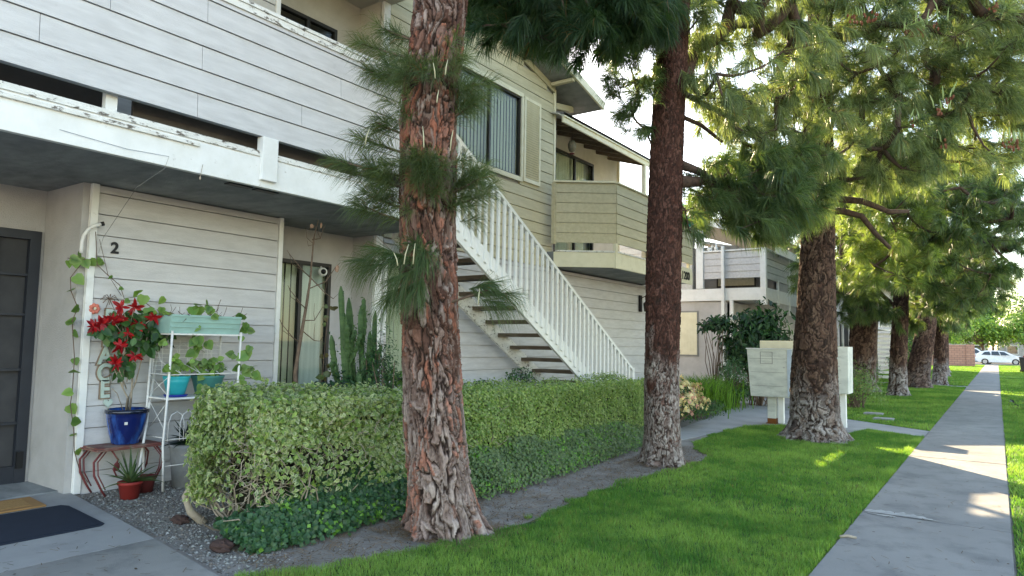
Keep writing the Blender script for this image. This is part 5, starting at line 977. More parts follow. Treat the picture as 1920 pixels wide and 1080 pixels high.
for zz in (.06, .11): mb.box(-6.63+zz*.2, -6.618+zz*.2, 3.6, 4.34, 1.537+zz, 1.545+zz)
mb.build('box', M['mint'], t); MB().box(-6.92, -6.62, 3.61, 4.34, 1.66, 1.69).build('potting_soil', M['soil'], t)
mb = MB()
for i in range(60):
    p = Vector((random.uniform(-6.9, -6.62), random.uniform(3.6, 4.36), 1.69)); q = [p]; d = Vector((random.gauss(0,.3), random.gauss(0, 1), random.gauss(.3, .3))).normalized()
    for s in range(3): d = (d+Vector((random.gauss(0,.3), random.gauss(0,.3), random.gauss(0,.3)))).normalized(); q.append(q[-1]+d*.055)
    mb.tube(q, .0025, 4, cap=False)
mb.tube([(-6.7,4.1,1.69), (-6.68,4.12,1.8), (-6.67,4.15,1.9)], .003, 4); mb.build('dry_stem', M['twig'], t)
S_ = []
for p in PV: big_leaf(S_, p, .105, cnt=3, jit=.03, cols=((.15,.28,.05), (.06,.15,.03), (.10,.22,.04)))
for q_ in S_: leafmesh('trailing_leaf', [q_], t)
def pot_plant(name, label, c, prof, m, leafn, spread, cols, sz=.06, rim=None, saucer=None):
    t = thing(name, label, 'potted plant', c); MB().lathe(c, prof, 32).build('pot', M[m], t, smooth=True)
    r, z = prof[-3] if len(prof) > 3 else prof[-1]
    MB().lathe((c[0], c[1], c[2]+z-.02), [(0, 0), (r*.95, 0)], 20).build('potting_soil', M['soil'], t)
    q = nrm(RNG.normal(0, 1, (leafn, 3)))*RNG.uniform(.3, 1, (leafn, 1)); P = np.array([c[0], c[1], c[2]+z+spread[2]*.7]) + q*np.array(spread)
    leafmesh('leaf', [broad(P, np.tile([.7, -.3, .6], (leafn, 1)), sz, .9, cols, rim, droop=.6)], t)
    if saucer: MB().lathe((c[0], c[1], c[2]-.0), saucer, 28).build('saucer', M['cobalt'], t, smooth=True)
    return t
pot_plant('potted_pothos', 'pothos in a ribbed turquoise pot on a cobalt saucer, on the middle shelf', (-6.75, 3.76, .906), [(0, .02), (.075, .02), (.085, .03), (.11, .13), (.112, .135), (.118, .16), (.116, .165), (.128, .19), (.128, .205), (.115, .2), (0, .19)], 'turquoise', 60, (.09, .10, .12), [(.20,.34,.05), (.14,.28,.04)], .07, [(.34,.44,.14)], [(.0, 0), (.10, 0), (.115, .02), (.105, .022), (0, .018)])
pot_plant('potted_pothos', 'leafy plant in a wide dark green pot on the middle shelf, next to the hedge', (-6.76, 4.10, .906), [(0, 0), (.10, 0), (.115, .02), (.155, .17), (.165, .185), (.165, .20), (.15, .195), (0, .18)], 'dark_green_pot', 110, (.16, .18, .11), [(.12,.24,.04), (.20,.34,.06), (.07,.15,.03)], .07, [(.28,.38,.12)])
S_ = []
t = thing('trailing_vine', 'loose vine leaves hanging down through the upper wire shelf', 'vine', (-6.75, 3.85, 1.2))
for p in [(-6.66,3.9,1.42), (-6.66,3.87,1.34), (-6.66,3.95,1.38), (-6.66,3.86,1.26), (-6.66,3.98,1.18), (-6.66,4.0,1.12), (-6.66,3.7,1.2), (-6.66,4.35,1.3), (-6.64,4.42,1.02), (-6.64,4.5,.98), (-6.62,3.6,1.2), (-6.6,3.56,1.44), (-6.6,4.0,1.0)]: big_leaf(S_, p, .085, cnt=2, jit=.02)
[leafmesh('leaf', [q_], t) for q_ in S_]; mb = MB(); mb.tube([(-6.7,3.88,1.5), (-6.68,3.9,1.3), (-6.68,4.0,1.1), (-6.68,3.98,.98)], .003, 4); mb.build('stem', M['twig'], t)
# stones
for (x, y, s, lb) in [(-5.45, 3.13, .07, 'rough dark red lava stone in the gravel near the entry slab'), (-4.52, 2.92, .085, 'rough dark red stone in the gravel at the tip of the ivy')]:
    t = MB(); t.ball((x, y, s*.35), s, (1.15, .9, .55), 12, 8, .22); o = t.build('stone', M['stone_red']); tag(o, lb, 'stone')
# small wall camera and strings under the beam
t = thing('security_camera', 'small white round security camera in the glass of the ground floor window', 'camera', (-7.45, 6.15, 2.42))
MB().ball((-7.52, 6.17, 2.42), .062, (1,1,1), 16, 10).build('housing', M['white'], t, smooth=True); MB().lathe((0,0,0), [(0, 0), (.04, 0), (.045, .02), (.03, .03), (0, .03)], 18); mb = MB(); mb.ball((-7.475, 6.145, 2.42), .036, (1,1,1), 14, 8); mb.build('lens', M['black'], t, smooth=True)
MB().tube([(-7.6, 6.2, 2.5), (-7.53, 6.18, 2.44)], .012, 6).build('bracket', M['white'], t)
t = thing('dangling_string', 'thin string with a dry twig hanging from the walkway beam', 'string', (B+.01, 2.95, 2.98))
mb = MB(); mb.tube([(B+.012, 2.2, 3.06), (B+.014, 2.7, 3.03), (B+.012, 3.05, 3.05), (B+.01, 3.02, 2.94), (-6.1, 2.95, 2.8), (-7.05, 3.12, 2.45), (-7.08, 3.1, 2.3)], .002, 4); mb.build('string', M['tape'], t)
t = thing('dangling_string', 'short piece of twine with a dry tip hanging from the walkway beam', 'string', (B+.01, 3.1, 3.0)); mb = MB(); mb.tube([(B+.012, 3.36, 3.05), (B+.012, 3.35, 2.99), (B+.014, 3.34, 2.93)], .0025, 4); mb.ball((B+.014, 3.34, 2.92), .008, (1,1,2)); mb.build('twine', M['twig_pale'], t)
# ---------------------------------------------------------------- plants before the window
SAP = [(-6.4,4.98,.0),(-6.4,4.95,.91),(-6.4,4.92,1.12),(-6.4,4.97,1.47),(-6.4,5.04,1.9),(-6.4,5.08,2.2),(-6.4,5.1,2.64),(-6.4,5.13,2.77),(-6.4,5.16,2.88)]
SAPB = [(-6.4,5.08,2.2),(-6.4,4.8,2.42),(-6.4,5.08,2.08),(-6.4,5.44,2.36),(-6.4,4.95,1.47),(-6.4,4.73,1.65),(-6.4,5.04,1.84),(-6.4,4.82,2.03),(-6.4,5.01,1.71),(-6.4,5.23,1.82),(-6.4,5.08,2.2),(-6.4,5.42,1.98),(-6.4,5.11,2.7),(-6.4,5.03,2.56),(-6.4,5.08,2.64),(-6.4,5.23,2.78),(-6.4,5.0,1.59),(-6.4,5.25,1.48)]
t = thing('bare_sapling', 'leafless sapling with curling twigs in front of the ground floor window', 'sapling', (-6.4, 4.98, 0)); MB().tube(SAP, [.035,.03,.022,.02,.016,.012,.008,.005,.003], 8).build('trunk', M['twig'], t, smooth=True)
mb = MB()
for i in range(0, len(SAPB), 2):
    a, b = Vector(SAPB[i]), Vector(SAPB[i+1]); m1 = a.lerp(b, .5)+Vector((.05, 0, -.05)); mb.tube([a, m1, b, b+Vector((0, (b.y-a.y)*.2, .06))], [.007, .0055, .004, .002], 5)
    mb.tube([m1, m1+Vector((-.1, (b.y-a.y)*.3, .08)), m1+Vector((-.12, (b.y-a.y)*.4, .2))], [.004, .003, .002], 4)
mb.tube([(-6.4,5.13,2.77), (-6.38,5.06,2.82), (-6.38,5.02,2.75)], .003, 4); mb.build('branch', M['twig'], t, smooth=True)
mb = MB(); mb.ball((-6.38,5.05,2.79), .035, (.5,1,.6), 6, 4, .4); mb.ball((-6.4,5.2,2.82), .03, (.4,.5,1), 6, 4, .4); mb.ball((-6.4,5.46,2.34), .035, (.5,1,1), 6, 4, .5); mb.build('withered_leaf', mat('withered', (.38,.24,.17), .9), t)
t = thing('cactus', 'tall many-armed green candelabra cactus to the right of the window', 'cactus', (-6.0, 5.5, 0))
def cactus_arm(p0, p1, r):
    mb = MB(); p0, p1 = Vector(p0), Vector(p1); n = 26; vs = []; fs = []; ax = (p1-p0).normalized(); a = ax.cross(Vector((.2,1,.1))).normalized(); b = ax.cross(a); L = (p1-p0).length
    for i in range(n+1):
        u = i/n; rr = r*(1+.16*math.sin(u*L/.075*math.pi*2))*(1 if u < .9 else math.sqrt(max(.05, 1-((u-.9)/.1)**2)))
        for k in range(12): q = 2*math.pi*k/12; r2 = rr*(1.18 if k % 3 == 0 else .72); vs.append(p0 + ax*L*u + (a*math.cos(q)+b*math.sin(q))*r2 + Vector((0, .02*math.sin(u*5), 0)))
    for i in range(n):
        for k in range(12): fs.append((i*12+k, i*12+(k+1)%12, (i+1)*12+(k+1)%12, (i+1)*12+k))
    return mb.add(vs, fs)
M['cactus'] = mat('cactus_green', (.035,.075,.025), .6, (.07,.125,.04), 9, (1,1,3), bmp=.4, bscale=40)
arms = [((-6.0,5.40,0), (-6.02,5.22,2.1), .036), ((-6.0,5.46,.1), (-6.0,5.27,1.80), .034), ((-6.02,5.5,.2), (-6.04,5.36,1.98), .036), ((-5.98,5.55,0), (-5.98,5.50,1.9), .034), ((-5.95,5.6,0), (-5.93,5.60,1.6), .034), ((-6.0,5.7,0), (-6,5.74,1.85), .034), ((-6.05,5.3,.5), (-6.08,5.16,1.55), .03)]
for i in range(12): yy = 5.36 + i*.045; arms.append(((-5.88+random.gauss(0,.03), yy, 0), (-5.86+random.gauss(0,.05), yy+random.gauss(0,.03), random.uniform(.98, 1.35)), .028))
for i in range(12):
    a_ = arms[random.randrange(7)]; u = random.uniform(.35, .8); b0 = Vector(a_[0]).lerp(Vector(a_[1]), u); arms.append((tuple(b0), tuple(b0+Vector((random.uniform(.0, .12), random.uniform(-.12, .12), random.uniform(.25, .5)))), .026))
for p0, p1, r in arms: cactus_arm(p0, p1, r).build('arm', M['cactus'], t, smooth=False)
n_ = 900; i_ = RNG.integers(0, len(arms), n_); u_ = RNG.uniform(.4, 1, (n_, 1)); P = np.array([arms[k][0] for k in i_])*(1-u_) + np.array([arms[k][1] for k in i_])*u_ + RNG.normal(0, .035, (n_, 3)); leafmesh('small_leaf', [leaves(P, RNG.normal(0, 1, (n_, 3)), .045, .4, [(.05,.11,.03), (.09,.16,.05)])], t)
def shrub(name, label, c, r, n, sz, cols, asp=.5, rim=None, cat='shrub', stems=14, up=.4, shell=.45, droop=.3, m='leaf', flowers=None):
    t = thing(name, label, cat, (c[0], c[1], 0)); q = nrm(RNG.normal(0, 1, (n, 3))); q[:, 2] = np.abs(q[:, 2])*1.0 - .35*(RNG.random(n) < .4)
    lump = .75 + .5*vnoise(np.arctan2(q[:, 1], q[:, 0])*2.2, q[:, 2]*3, int(abs(c[0]*7)))
    P = np.array(c) + q*np.array(r)*(shell + (1-shell)*RNG.random((n, 1))**.6)*lump[:, None]; P[:, 2] = np.maximum(P[:, 2], .03)
    leafmesh('leaves', [(broad if sz > .055 else leaves)(P, q + np.array([.3, -.3, .5]), sz, asp, cols, rim, droop=droop)], t, m)
    mb = MB()
    for i in range(stems):
        e = P[RNG.integers(0, n)]; b = Vector((c[0]+random.gauss(0, r[0]*.12), c[1]+random.gauss(0, r[1]*.12), 0)); mb.tube([b, b.lerp(Vector(e), .5)+Vector((random.gauss(0, .06), random.gauss(0, .06), .08)), Vector(e)], [.014, .010, .005], 5)
    mb.build('stem', M['twig'], t)
    if flowers:
        k = flowers[0]; i = RNG.integers(0, n, k*3); pk = P[i]; sel = pk[:, 2] > c[2] - r[2]*.2; pk = pk[sel][:k]; d = nrm(pk-np.array(c)); pk = pk + d*.04
        leafmesh('flowers', [leaves(pk + RNG.normal(0, .012, pk.shape), d, flowers[1], .9, flowers[2], None) for _ in range(3)], t)
    return t
DG = [(.02,.06,.02), (.035,.09,.03), (.015,.045,.018)]; MG = [(.05,.13,.03), (.08,.18,.04), (.03,.09,.025)]; LG = [(.14,.25,.05), (.20,.30,.06), (.10,.19,.04)]
shrub('garden_shrub', 'low dark leafy shrub below the ground floor window, behind the hedge', (-5.95, 5.02, .75), (.22, .32, .38), 420, .07, DG)
shrub('garden_shrub', 'tuft of yellow-green leaves behind the hedge, next to the nearest pine', (-5.9, 6.3, .8), (.25, .5, .45), 520, .08, LG + MG)
shrub('garden_shrub', 'loose feathery green growth tangled round the cactus', (-5.84, 5.66, 1.05), (.14, .34, .62), 1500, .045, DG + MG, asp=.3, shell=.2)
shrub('garden_shrub', 'small dark bush left of the cactus foot', (-5.9, 5.2, .85), (.15, .22, .30), 420, .06, DG)
shrub('garden_shrub', 'small dark sprig rising above the hedge in front of the stair foot', (-5.7, 8.35, .95), (.14, .4, .22), 420, .045, DG + MG)
shrub('garden_shrub', 'little green shoots above the hedge beneath the stair stringer', (-5.7, 7.45, .9), (.1, .2, .12), 160, .04, MG)
t = thing('weed_stalk', 'thin weedy stalk with a few brown leaves left of the cactus', 'weed', (-6.2, 5.15, 0)); mb = MB(); mb.tube([(-6.2,5.2,0), (-6.2,5.13,1.0), (-6.2,5.17,1.6), (-6.2,5.2,2.0)], [.006,.005,.004,.002], 5).build('stem', M['twig'], t); S_ = []
for z in (.9, 1.1, 1.15, 1.3, 1.75, 1.9): big_leaf(S_, (-6.2, 5.14, z), .07, cnt=3, jit=.04, cols=((.16,.13,.05), (.09,.12,.04)), rim=None)
for q_ in S_: leafmesh('leaf', [q_], t)
# ---------------------------------------------------------------- bed beyond the second pine
shrub('azalea_bush', 'round azalea bush with cream and pink flowers right of the second pine', (-4.95, 12.3, .42), (.5, .95, .42), 5200, .045, MG + DG, flowers=(800, .07, [(.82,.62,.30), (.78,.66,.38), (.75,.38,.32), (.84,.72,.45)]))
shrub('garden_shrub', 'dense low green edging behind the azalea, beside the curved path', (-5.15, 14.0, .16), (.42, 1.6, .26), 3600, .05, MG)
V = []; 
n = 1500; X = RNG.normal(-5.75, .32, n); Y = RNG.uniform(13.6, 17.2, n); an = RNG.uniform(0, 6.28, n); base = np.stack([X, Y, np.zeros(n)], 1); L = RNG.uniform(.55, 1.0, n)[:, None]; o_ = np.stack([np.cos(an), np.sin(an), np.zeros(n)], 1); mid = base + o_*L*.18 + np.array([0, 0, .62])*L; tip = base + o_*L*.55 + np.array([0, 0, .86])*L; sd = np.stack([-np.sin(an), np.cos(an), np.zeros(n)], 1)*.011
VV = np.stack([base-sd, base+sd, mid-sd, mid+sd, tip], 1).reshape(-1, 3); b = np.arange(n)[:, None]*5; C = np.repeat(np.array([.14,.27,.04])*RNG.uniform(.5, 1.4, (n, 1)), 5, 0)
t = thing('agapanthus_clump', 'clump of long arching strap leaves beneath the shuttered window of the second building', 'plant', (-5.7, 15.4, 0)); npmesh('leaves', VV, [b + np.array([[2, 3, 4]]), b + np.array([[0, 1, 3, 2]])], M['grass'], t, C)
MB().tube([(-6.0, 13.9, 0), (-6.0, 13.95, 1.25)], .012, 5).build('flower_stalk', M['candle'], t)
shrub('loquat_shrub', 'tall dark broad-leaved shrub in front of the second building', (-5.0, 18.0, 1.25), (.95, .8, 1.35), 3600, .20, DG + MG[:1], asp=.36, droop=.7, stems=30, shell=.3)
shrub('loquat_shrub', 'drooping leafy branch reaching left from the tall dark shrub', (-5.95, 17.6, 2.0), (.45, .4, .35), 380, .18, DG, asp=.34, droop=.9, shell=.2)
shrub('fern_shrub', 'pale feathery fern growing at the foot of the tall dark shrub', (-5.35, 17.2, .75), (.35, .35, .5), 1300, .06, [(.10,.19,.08), (.07,.15,.06)], asp=.3)
shrub('garden_shrub', 'dark mixed greenery at the foot of the tall shrub beside the path', (-5.5, 17.6, .3), (.5, 1.3, .42), 3000, .07, DG + MG)
shrub('lantana_bush', 'straggly yellow-green bush on the lawn right of the mailboxes', (-2.95, 19.2, .42), (.7, 1.0, .72), 3800, .05, LG + [(.22,.22,.07)], stems=40, shell=.25)
shrub('box_bush', 'clipped dark bush behind the lawn between the far trunks', (-4.9, 31.5, .6), (1.0, 1.2, .95), 5200, .08, DG + MG)
shrub('box_bush', 'light green clipped bush behind the broad far trunk', (-5.0, 29.0, .7), (.5, .8, .9), 2600, .07, LG + MG)
shrub('box_bush', 'pale green bush beside the foot of the leaning pine', (-3.3, 36.5, .9), (.9, 1.4, 1.3), 4200, .09, MG + LG)
# ---------------------------------------------------------------- mailboxes
def mailbox(label, c, wt, wb, dp, zb, zt, cap=True, post=True):
    t = thing('mailbox_cluster', label, 'mailbox', (c[0], c[1], 0)); x, y = c
    mb = MB(); vs = []
    for (z, w_) in ((zb, wb), (zt, wt)):
        vs += [(x-w_/2, y-dp/2, z), (x+w_/2, y-dp/2, z), (x+w_/2, y+dp/2, z), (x-w_/2, y+dp/2, z)]
    mb.add(vs, [(0,3,2,1), (4,5,6,7), (0,1,5,4), (1,2,6,5), (2,3,7,6), (3,0,4,7)]); bd = mb.build('cabinet', M['mailbox'], t, bevel=.008)
    if cap:
        MB().box(x-wt/2+.22, x+wt/2+.06, y-dp/2+.12, y+dp/2, zt+.001, zt+.145).build('hood', M['cream'], t, bevel=.006)
        mb = MB(); mb.box(x-wt/2-.012, x+wt/2+.012, y-dp/2-.015, y+dp/2+.01, zt-.018, zt+.0).build('lip', M['white'], t, bevel=.003)
        mb = MB(); a, b_, c_, d_ = x-.17, x+.06, zt-.30, zt-.07; yy = y-dp/2
        for q in ((a, b_, c_, c_+.008), (a, b_, d_-.008, d_), (a, b_, (c_+d_)/2+.03, (c_+d_)/2+.036), (a, a+.008, c_, d_), (b_-.008, b_, c_, d_)): mb.box(q[0], q[1], yy-.006, yy-.0005, q[2], q[3])
        mb.build('taped_outline', M['tape'], t)
        MB().box(x+wt/2-.10, x+wt/2-.02, yy-.01, yy-.001, zb+.02, zt-.02).build('edge_strip', mat('pale_blue_paint', (.50,.58,.68), .6), t)
    for q in range(3):
        zz = zb + (zt-zb)*(.22+.28*q); wq = wb + (wt-wb)*(.22+.28*q); MB().box(x-wq/2+.04, x+wq/2-.12, y-dp/2-.004, y-dp/2-.0005, zz, zz+.006).build('seam', M['tape'], t)
    MB().lathe((0, 0, 0), [(0, 0), (.016, 0), (.016, .012), (0, .012)], 10); mb = MB(); mb.tube([(x+wt/2-.16, y-dp/2-.012, zt-.36), (x+wt/2-.16, y-dp/2+.0, zt-.36)], [.016, .016], 10).build('lock', M['rim'], t)
    if post:
        mb = MB(); mb.box(x-.09, x+.06, y-.08, y+.07, .03, zb-.001).build('post', M['mailbox'], t, bevel=.006); MB().box(x+.10, x+.20, y-.05, y+.05, .03, zb-.001).build('post', M['white'], t, bevel=.004)
        MB().box(x-.12, x+.08, y-.1, y+.1, .016, .03).build('base_plate', M['rust'], t); MB().box(x-.093, x+.063, y-.083, y+.073, .03, .12).build('rusted_foot', M['rust'], t)
    return t
mailbox('tapered grey-white cluster mailbox with outlined square, left of the third pine trunk', (-3.60, 14.0), .86, .72, .5, .54, 1.47)
t = mailbox('plain pale mailbox cabinet showing to the right of the third pine trunk', (-2.52, 14.1), .58, .56, .5, .66, 1.52, cap=False); t['label'] = 'plain pale mailbox cabinet showing to the right of the third pine trunk'
# ---------------------------------------------------------------- small things on the lawn and walks
for x, y, lb in [(-2.32, 17.55, 'pale utility cover in the lawn, the larger and farther one'), (-1.98, 16.4, 'small pale utility cover in the lawn nearer the walkway')]:
    t = thing('utility_cover', lb, 'cover', (x, y, 0)); MB().box(x-.2, x+.18, y-.16, y+.16, .0, .05).build('rim', M['concrete'], t, bevel=.005); MB().box(x-.17, x+.15, y-.13, y+.13, .0505, .055).build('lid', M['scale'], t)
t = thing('fallen_stick', 'short brown stick at the edge of the sidewalk', 'stick', (-1.0, 6.0, .03)); MB().tube([(-1.05, 5.98, .035), (-1.0, 6.02, .04), (-.94, 6.02, .035)], [.011, .012, .009], 7).build('stick', M['twig_pale'], t, smooth=True)
t = thing('fallen_leaf', 'dark curled leaf lying on the parkway grass', 'leaf', (.34, 23.2, .06)); leafmesh('leaf', [leaves(np.array([[.34, 23.2, .08]]*3), np.array([[.3, -.5, .8]]*3), .22, .5, [(.02,.015,.012)])], t)
# things on the balcony and on the wall
t = thing('hanging_ornament', 'small round hanging ornament above the balcony door', 'ornament', (-7.3, 12.5, 5.7))
mb = MB(); mb.tube([(-7.3, 12.5, 6.05), (-7.3, 12.5, 5.82)], .004, 4); mb.build('cord', M['black'], t); MB().lathe((-7.3, 12.5, 5.7), [(0, -.13), (.06, -.11), (.09, -.02), (.09, .04), (.06, .11), (0, .13)], 14).build('disc', mat('brown_green', (.10,.12,.08), .5, (.22,.16,.10), 30), t, smooth=True); MB().ball((-7.3, 12.5, 5.54), .05, (1.2, 1.2, .4)).build('tray', M['red_metal'], t)
t = thing('green_cloth', 'green cloth draped over the far end of the balcony parapet', 'cloth', (-6, 15.5, 4.7))
vs = []; fs = []; nx = 14
for i in range(nx+1):
    u = i/nx; y = 15.1 + 1.0*u
    for j, (dx, dz) in enumerate([(-.14, -.12), (-.09, .02), (.0, .03), (.04, -.02), (.06, -.10-.08*math.sin(u*3.1)), (.05, -.16-.22*math.sin(u*3.1))]): vs.append((-6.0+dx+.015*math.sin(i*1.7+j)+.12*(j > 2)*.4, y, 4.69+dz+.14*math.sin(u*3.1)*(j < 4)))
for i in range(nx):
    for j in range(5): fs.append((i*6+j, i*6+j+1, (i+1)*6+j+1, (i+1)*6+j))
MB().add(vs, fs).build('fabric', M['green_cloth'], t, smooth=True)
t = thing('wall_lamp', 'small black wall lamp under the balcony, beside the second pine trunk', 'lamp', (-7.1, 15.6, 2.4)); mb = MB(); mb.box(-7.13, -7.09, 15.5, 15.62, 2.3, 2.7); mb.tube([(-7.1, 15.56, 2.62), (-6.98, 15.56, 2.68), (-6.96, 15.56, 2.55)], .012, 6); mb.build('bracket', M['black'], t); MB().lathe((-6.96, 15.56, 2.3), [(0, 0), (.05, .0), (.07, .2), (.02, .25), (0, .25)], 12).build('lantern', M['frame'], t)
# ================================================================ SECOND BUILDING
Bd = thing('apartment_building', 'second pale grey apartment block past the curved path, with shuttered window and corner balcony', 'building', (-9, 26, 0)); YF = 20.3
mb = MB(); mb.box(-14, -6.36, YF, YF+.15, 0, 2.82); mb.box(-14, -6.45, YF+.9, YF+1.0, 2.8, 4.6); mb.box(-14, -7.55, YF, YF+.2, 2.82, 5.0); mb.box(-6.5, -6.36, YF, YF+1.6, 0, 2.8); mb.box(-13.9, -5.5, YF+1.6, YF+1.7, 0, 4.35)
mb.box(-5.55, -5.4, YF+1.6, 34, 0, 4.3); mb.box(-14, -5.5, 33.9, 34, 0, 4.3); mb.box(-14, -13.9, YF, 34, 0, 6); mb.build('wall', M['stucco'], Bd)
s = MB()
def siding_y(s, y, x0, x1, z0, z1, ex=.2): siding(s, (x0, y), (x1, y), (0, -1), z0, z1, ex)
siding_y(s, YF-.02, -14, -7.55, 3.2, 5.0); s.build('siding', M['siding_pale'], Bd)
s = MB(); siding_y(s, YF-.02, -7.2, -6.62, 3.50, 4.30, .198); siding_y(s, YF-.02, -6.55, -5.52, 3.50, 4.30, .198); s.build('parapet_siding', M['siding'], Bd)
s = MB(); siding(s, (-5.39, YF+.02), (-5.39, 24), (1, 0), 3.46, 4.3, .2); s.build('parapet_siding', M['siding_pale'], Bd)
mb = MB(); mb.box(-7.25, -5.5, YF+.01, YF+.06, 3.5, 4.3); mb.box(-5.5, -5.43, YF+.05, 24, 3.5, 4.3); mb.box(-14, -5.45, YF+.03, 34, 2.83, 3.15); mb.build('deck', M['siding_pale'], Bd)
mb = MB(); mb.box(-14, -5.40, YF-.06, YF-.002, 2.84, 3.2); mb.box(-5.44, -5.38, YF-.002, 24.2, 2.82, 3.2); mb.build('beam', M['white'], Bd, bevel=.005)
mb = MB(); mb.box(-7.42, -7.2, YF-.08, YF+.05, 3.21, 5.0); mb.box(-5.52, -5.36, YF-.07, YF+.08, 2.7, 4.36); mb.box(-7.2, -5.5, YF-.07, YF+.06, 4.305, 4.35); mb.box(-5.45, -5.35, YF+.08, 24, 4.305, 4.345); mb.box(-5.42, -5.36, 23.0, 23.12, 2.5, 4.4); mb.box(-5.42, -5.36, 21.6, 21.72, 2.75, 3.5); mb.build('trim', M['white'], Bd, bevel=.005)
MB().box(-6.63, -6.54, YF-.16, YF-.07, 0, 4.45).build('downpipe', M['white'], Bd, bevel=.01); MB().box(-6.40, -6.30, YF-.1, YF-.01, 0, 2.835).build('post', M['white'], Bd, bevel=.005)
mb = MB(); mb.box(-8.15, -7.42, YF-.03, YF-.005, 1.22, 2.5); x = -8.1
while x < -7.5: mb.box(x, x+.08, YF-.036, YF-.031, 1.25, 2.47); x += .1
mb.build('shutter_panel', M['cream'], Bd)
mb = MB(); mb.box(-8.2, -7.37, YF-.02, YF-.004, 1.17, 1.215); mb.box(-8.2, -7.37, YF-.02, YF-.004, 2.505, 2.55); mb.box(-7.415, -7.37, YF-.02, YF-.004, 1.215, 2.505); mb.build('window_surround', M['tape'], Bd)
f = MB(); f.box(-7.1, -5.9, YF+.86, YF+.895, 3.3, 4.45); f = f.build('window', M['frame'], Bd); MB().box(-7.05, -5.95, YF+.845, YF+.855, 3.35, 4.4).build('pane', M['siding_warm_lit'], f)
def zr(x): return 5.80 - .35*(x+8.6)
slab_roof2 = MB(); x0, x1 = -12.5, -5.1
slab_roof2.add([(x0, YF-.06, zr(x0)), (x1, YF-.06, zr(x1)), (x1, 34.3, zr(x1)), (x0, 34.3, zr(x0)), (x0, YF-.06, zr(x0)+.12), (x1, YF-.06, zr(x1)+.12), (x1, 34.3, zr(x1)+.12), (x0, 34.3, zr(x0)+.12)], [(3,2,1,0), (4,5,6,7), (0,1,5,4), (1,2,6,5), (2,3,7,6), (3,0,4,7)]); slab_roof2.build('roof', M['shingle'], Bd)
MB().beam((x0, YF-.062, zr(x0)), (x1, YF-.062, zr(x1)), .04, .24).build('rake_board', M['white'], Bd); MB().box(-5.11, -5.07, YF-.06, 34.3, 4.16, 4.4).build('eave_board', M['white'], Bd)
mb = MB(); mb.extr([(-12.5, 5.2), (-7.6, 5.0), (-12.5, 6.7)], (0, YF+.02, 0), (1,0,0), (0,0,1), (0,1,0), 0, .15); mb.build('gable', M['siding_pale'], Bd)
# side face openings
for y0 in (26.0, 29.6):
    f = MB().box(-5.42, -5.385, y0, y0+1.5, .9, 2.3).build('window', M['frame'], Bd); MB().box(-5.384, -5.378, y0+.06, y0+1.44, .96, 2.24).build('pane', M['car_glass'], f)
MB().box(-5.42, -5.385, 31.6, 33.6, .02, 2.5).build('doorway', M['dark'], Bd); MB().box(-5.38, -5.3, 31.9, 31.98, .02, 2.7).build('post', M['white'], Bd)
# white figurines on the second building's parapet
t = thing('figurine', 'small white dog figurine on the second building parapet', 'figurine', (-6.98, YF, 4.35)); mb = MB(); mb.ball((-7.02, YF, 4.41), .05, (1.8,.8,1)); mb.ball((-6.94, YF, 4.48), .035, (1.2,.8,1.2)); mb.box(-7.08, -7.06, YF-.01, YF+.01, 4.351, 4.4); mb.box(-6.97, -6.95, YF-.01, YF+.01, 4.351, 4.4); mb.build('dog', M['white'], t, smooth=True)
t = thing('figurine', 'small white bottle-shaped figurine on the second building parapet', 'figurine', (-6.8, YF, 4.35)); MB().lathe((-6.82, YF, 4.351), [(0, 0), (.05, 0), (.055, .1), (.02, .15), (.02, .22), (0, .22)], 12).build('vase', M['white'], t, smooth=True)
# ================================================================ THIRD BUILDING
Cb = thing('apartment_building', 'third pale apartment block far along the row with open white stairs', 'building', (-10, 45, 0))
mb = MB(); mb.box(-14, -6.4, 40, 62, 0, 5.8); mb.build('wall', M['stucco_beige'], Cb)
s = MB(); siding(s, (-14, 39.97), (-6.4, 39.97), (0, -1), 3, 5.8, .22); siding(s, (-6.38, 40), (-6.38, 62), (1, 0), 3, 5.8, .22); s.build('siding', M['siding_pale'], Cb)
mb = MB(); mb.box(-7.3, -6.0, 39.0, 62, 2.7, 3.0); mb.box(-6.1, -5.98, 39.0, 62, 3.0, 4.0); mb.build('walkway', M['white'], Cb)
mb = MB(); mb.add([(-14.5, 39.3, 7.6), (-5.6, 39.3, 5.7), (-5.6, 62.5, 5.7), (-14.5, 62.5, 7.6), (-14.5, 39.3, 7.75), (-5.6, 39.3, 5.85), (-5.6, 62.5, 5.85), (-14.5, 62.5, 7.75)], [(3,2,1,0), (4,5,6,7), (0,1,5,4), (1,2,6,5), (2,3,7,6), (3,0,4,7)]); mb.build('roof', M['shingle'], Cb)
sm = bpy.data.meshes.new('stair_tread'); q = MB().box(-.75, .75, -.12, .12, -.06, .06); sm.from_pydata(q.v, [], q.f); sm.materials.append(M['white'])
for k in range(13):
    o = bpy.data.objects.new('stair_tread', sm); link(o, Cb, (-4.55+10, 36.0+.22*k-45, .2+.21*k))
mb = MB(); mb.beam((-5.32, 35.9, .1), (-5.32, 39, 3.0), .06, .28); mb.beam((-3.78, 35.9, .1), (-3.78, 39, 3.0), .06, .28); mb.beam((-3.78, 35.9, 1.0), (-3.78, 39, 3.9), .05, .08); mb.build('stair_stringer', M['white'], Cb)
t = thing('smooth_tree', 'smooth grey slim trunk in front of the far white stairs', 'tree', (-4.5, 33.6, 0)); MB().tube([(-4.5,33.6,0), (-4.45,33.6,1.5), (-4.35,33.6,3.2), (-4.3, 33.6, 5)], [.26,.2,.18,.12], 12).build('trunk', M['twig'], t, smooth=True)
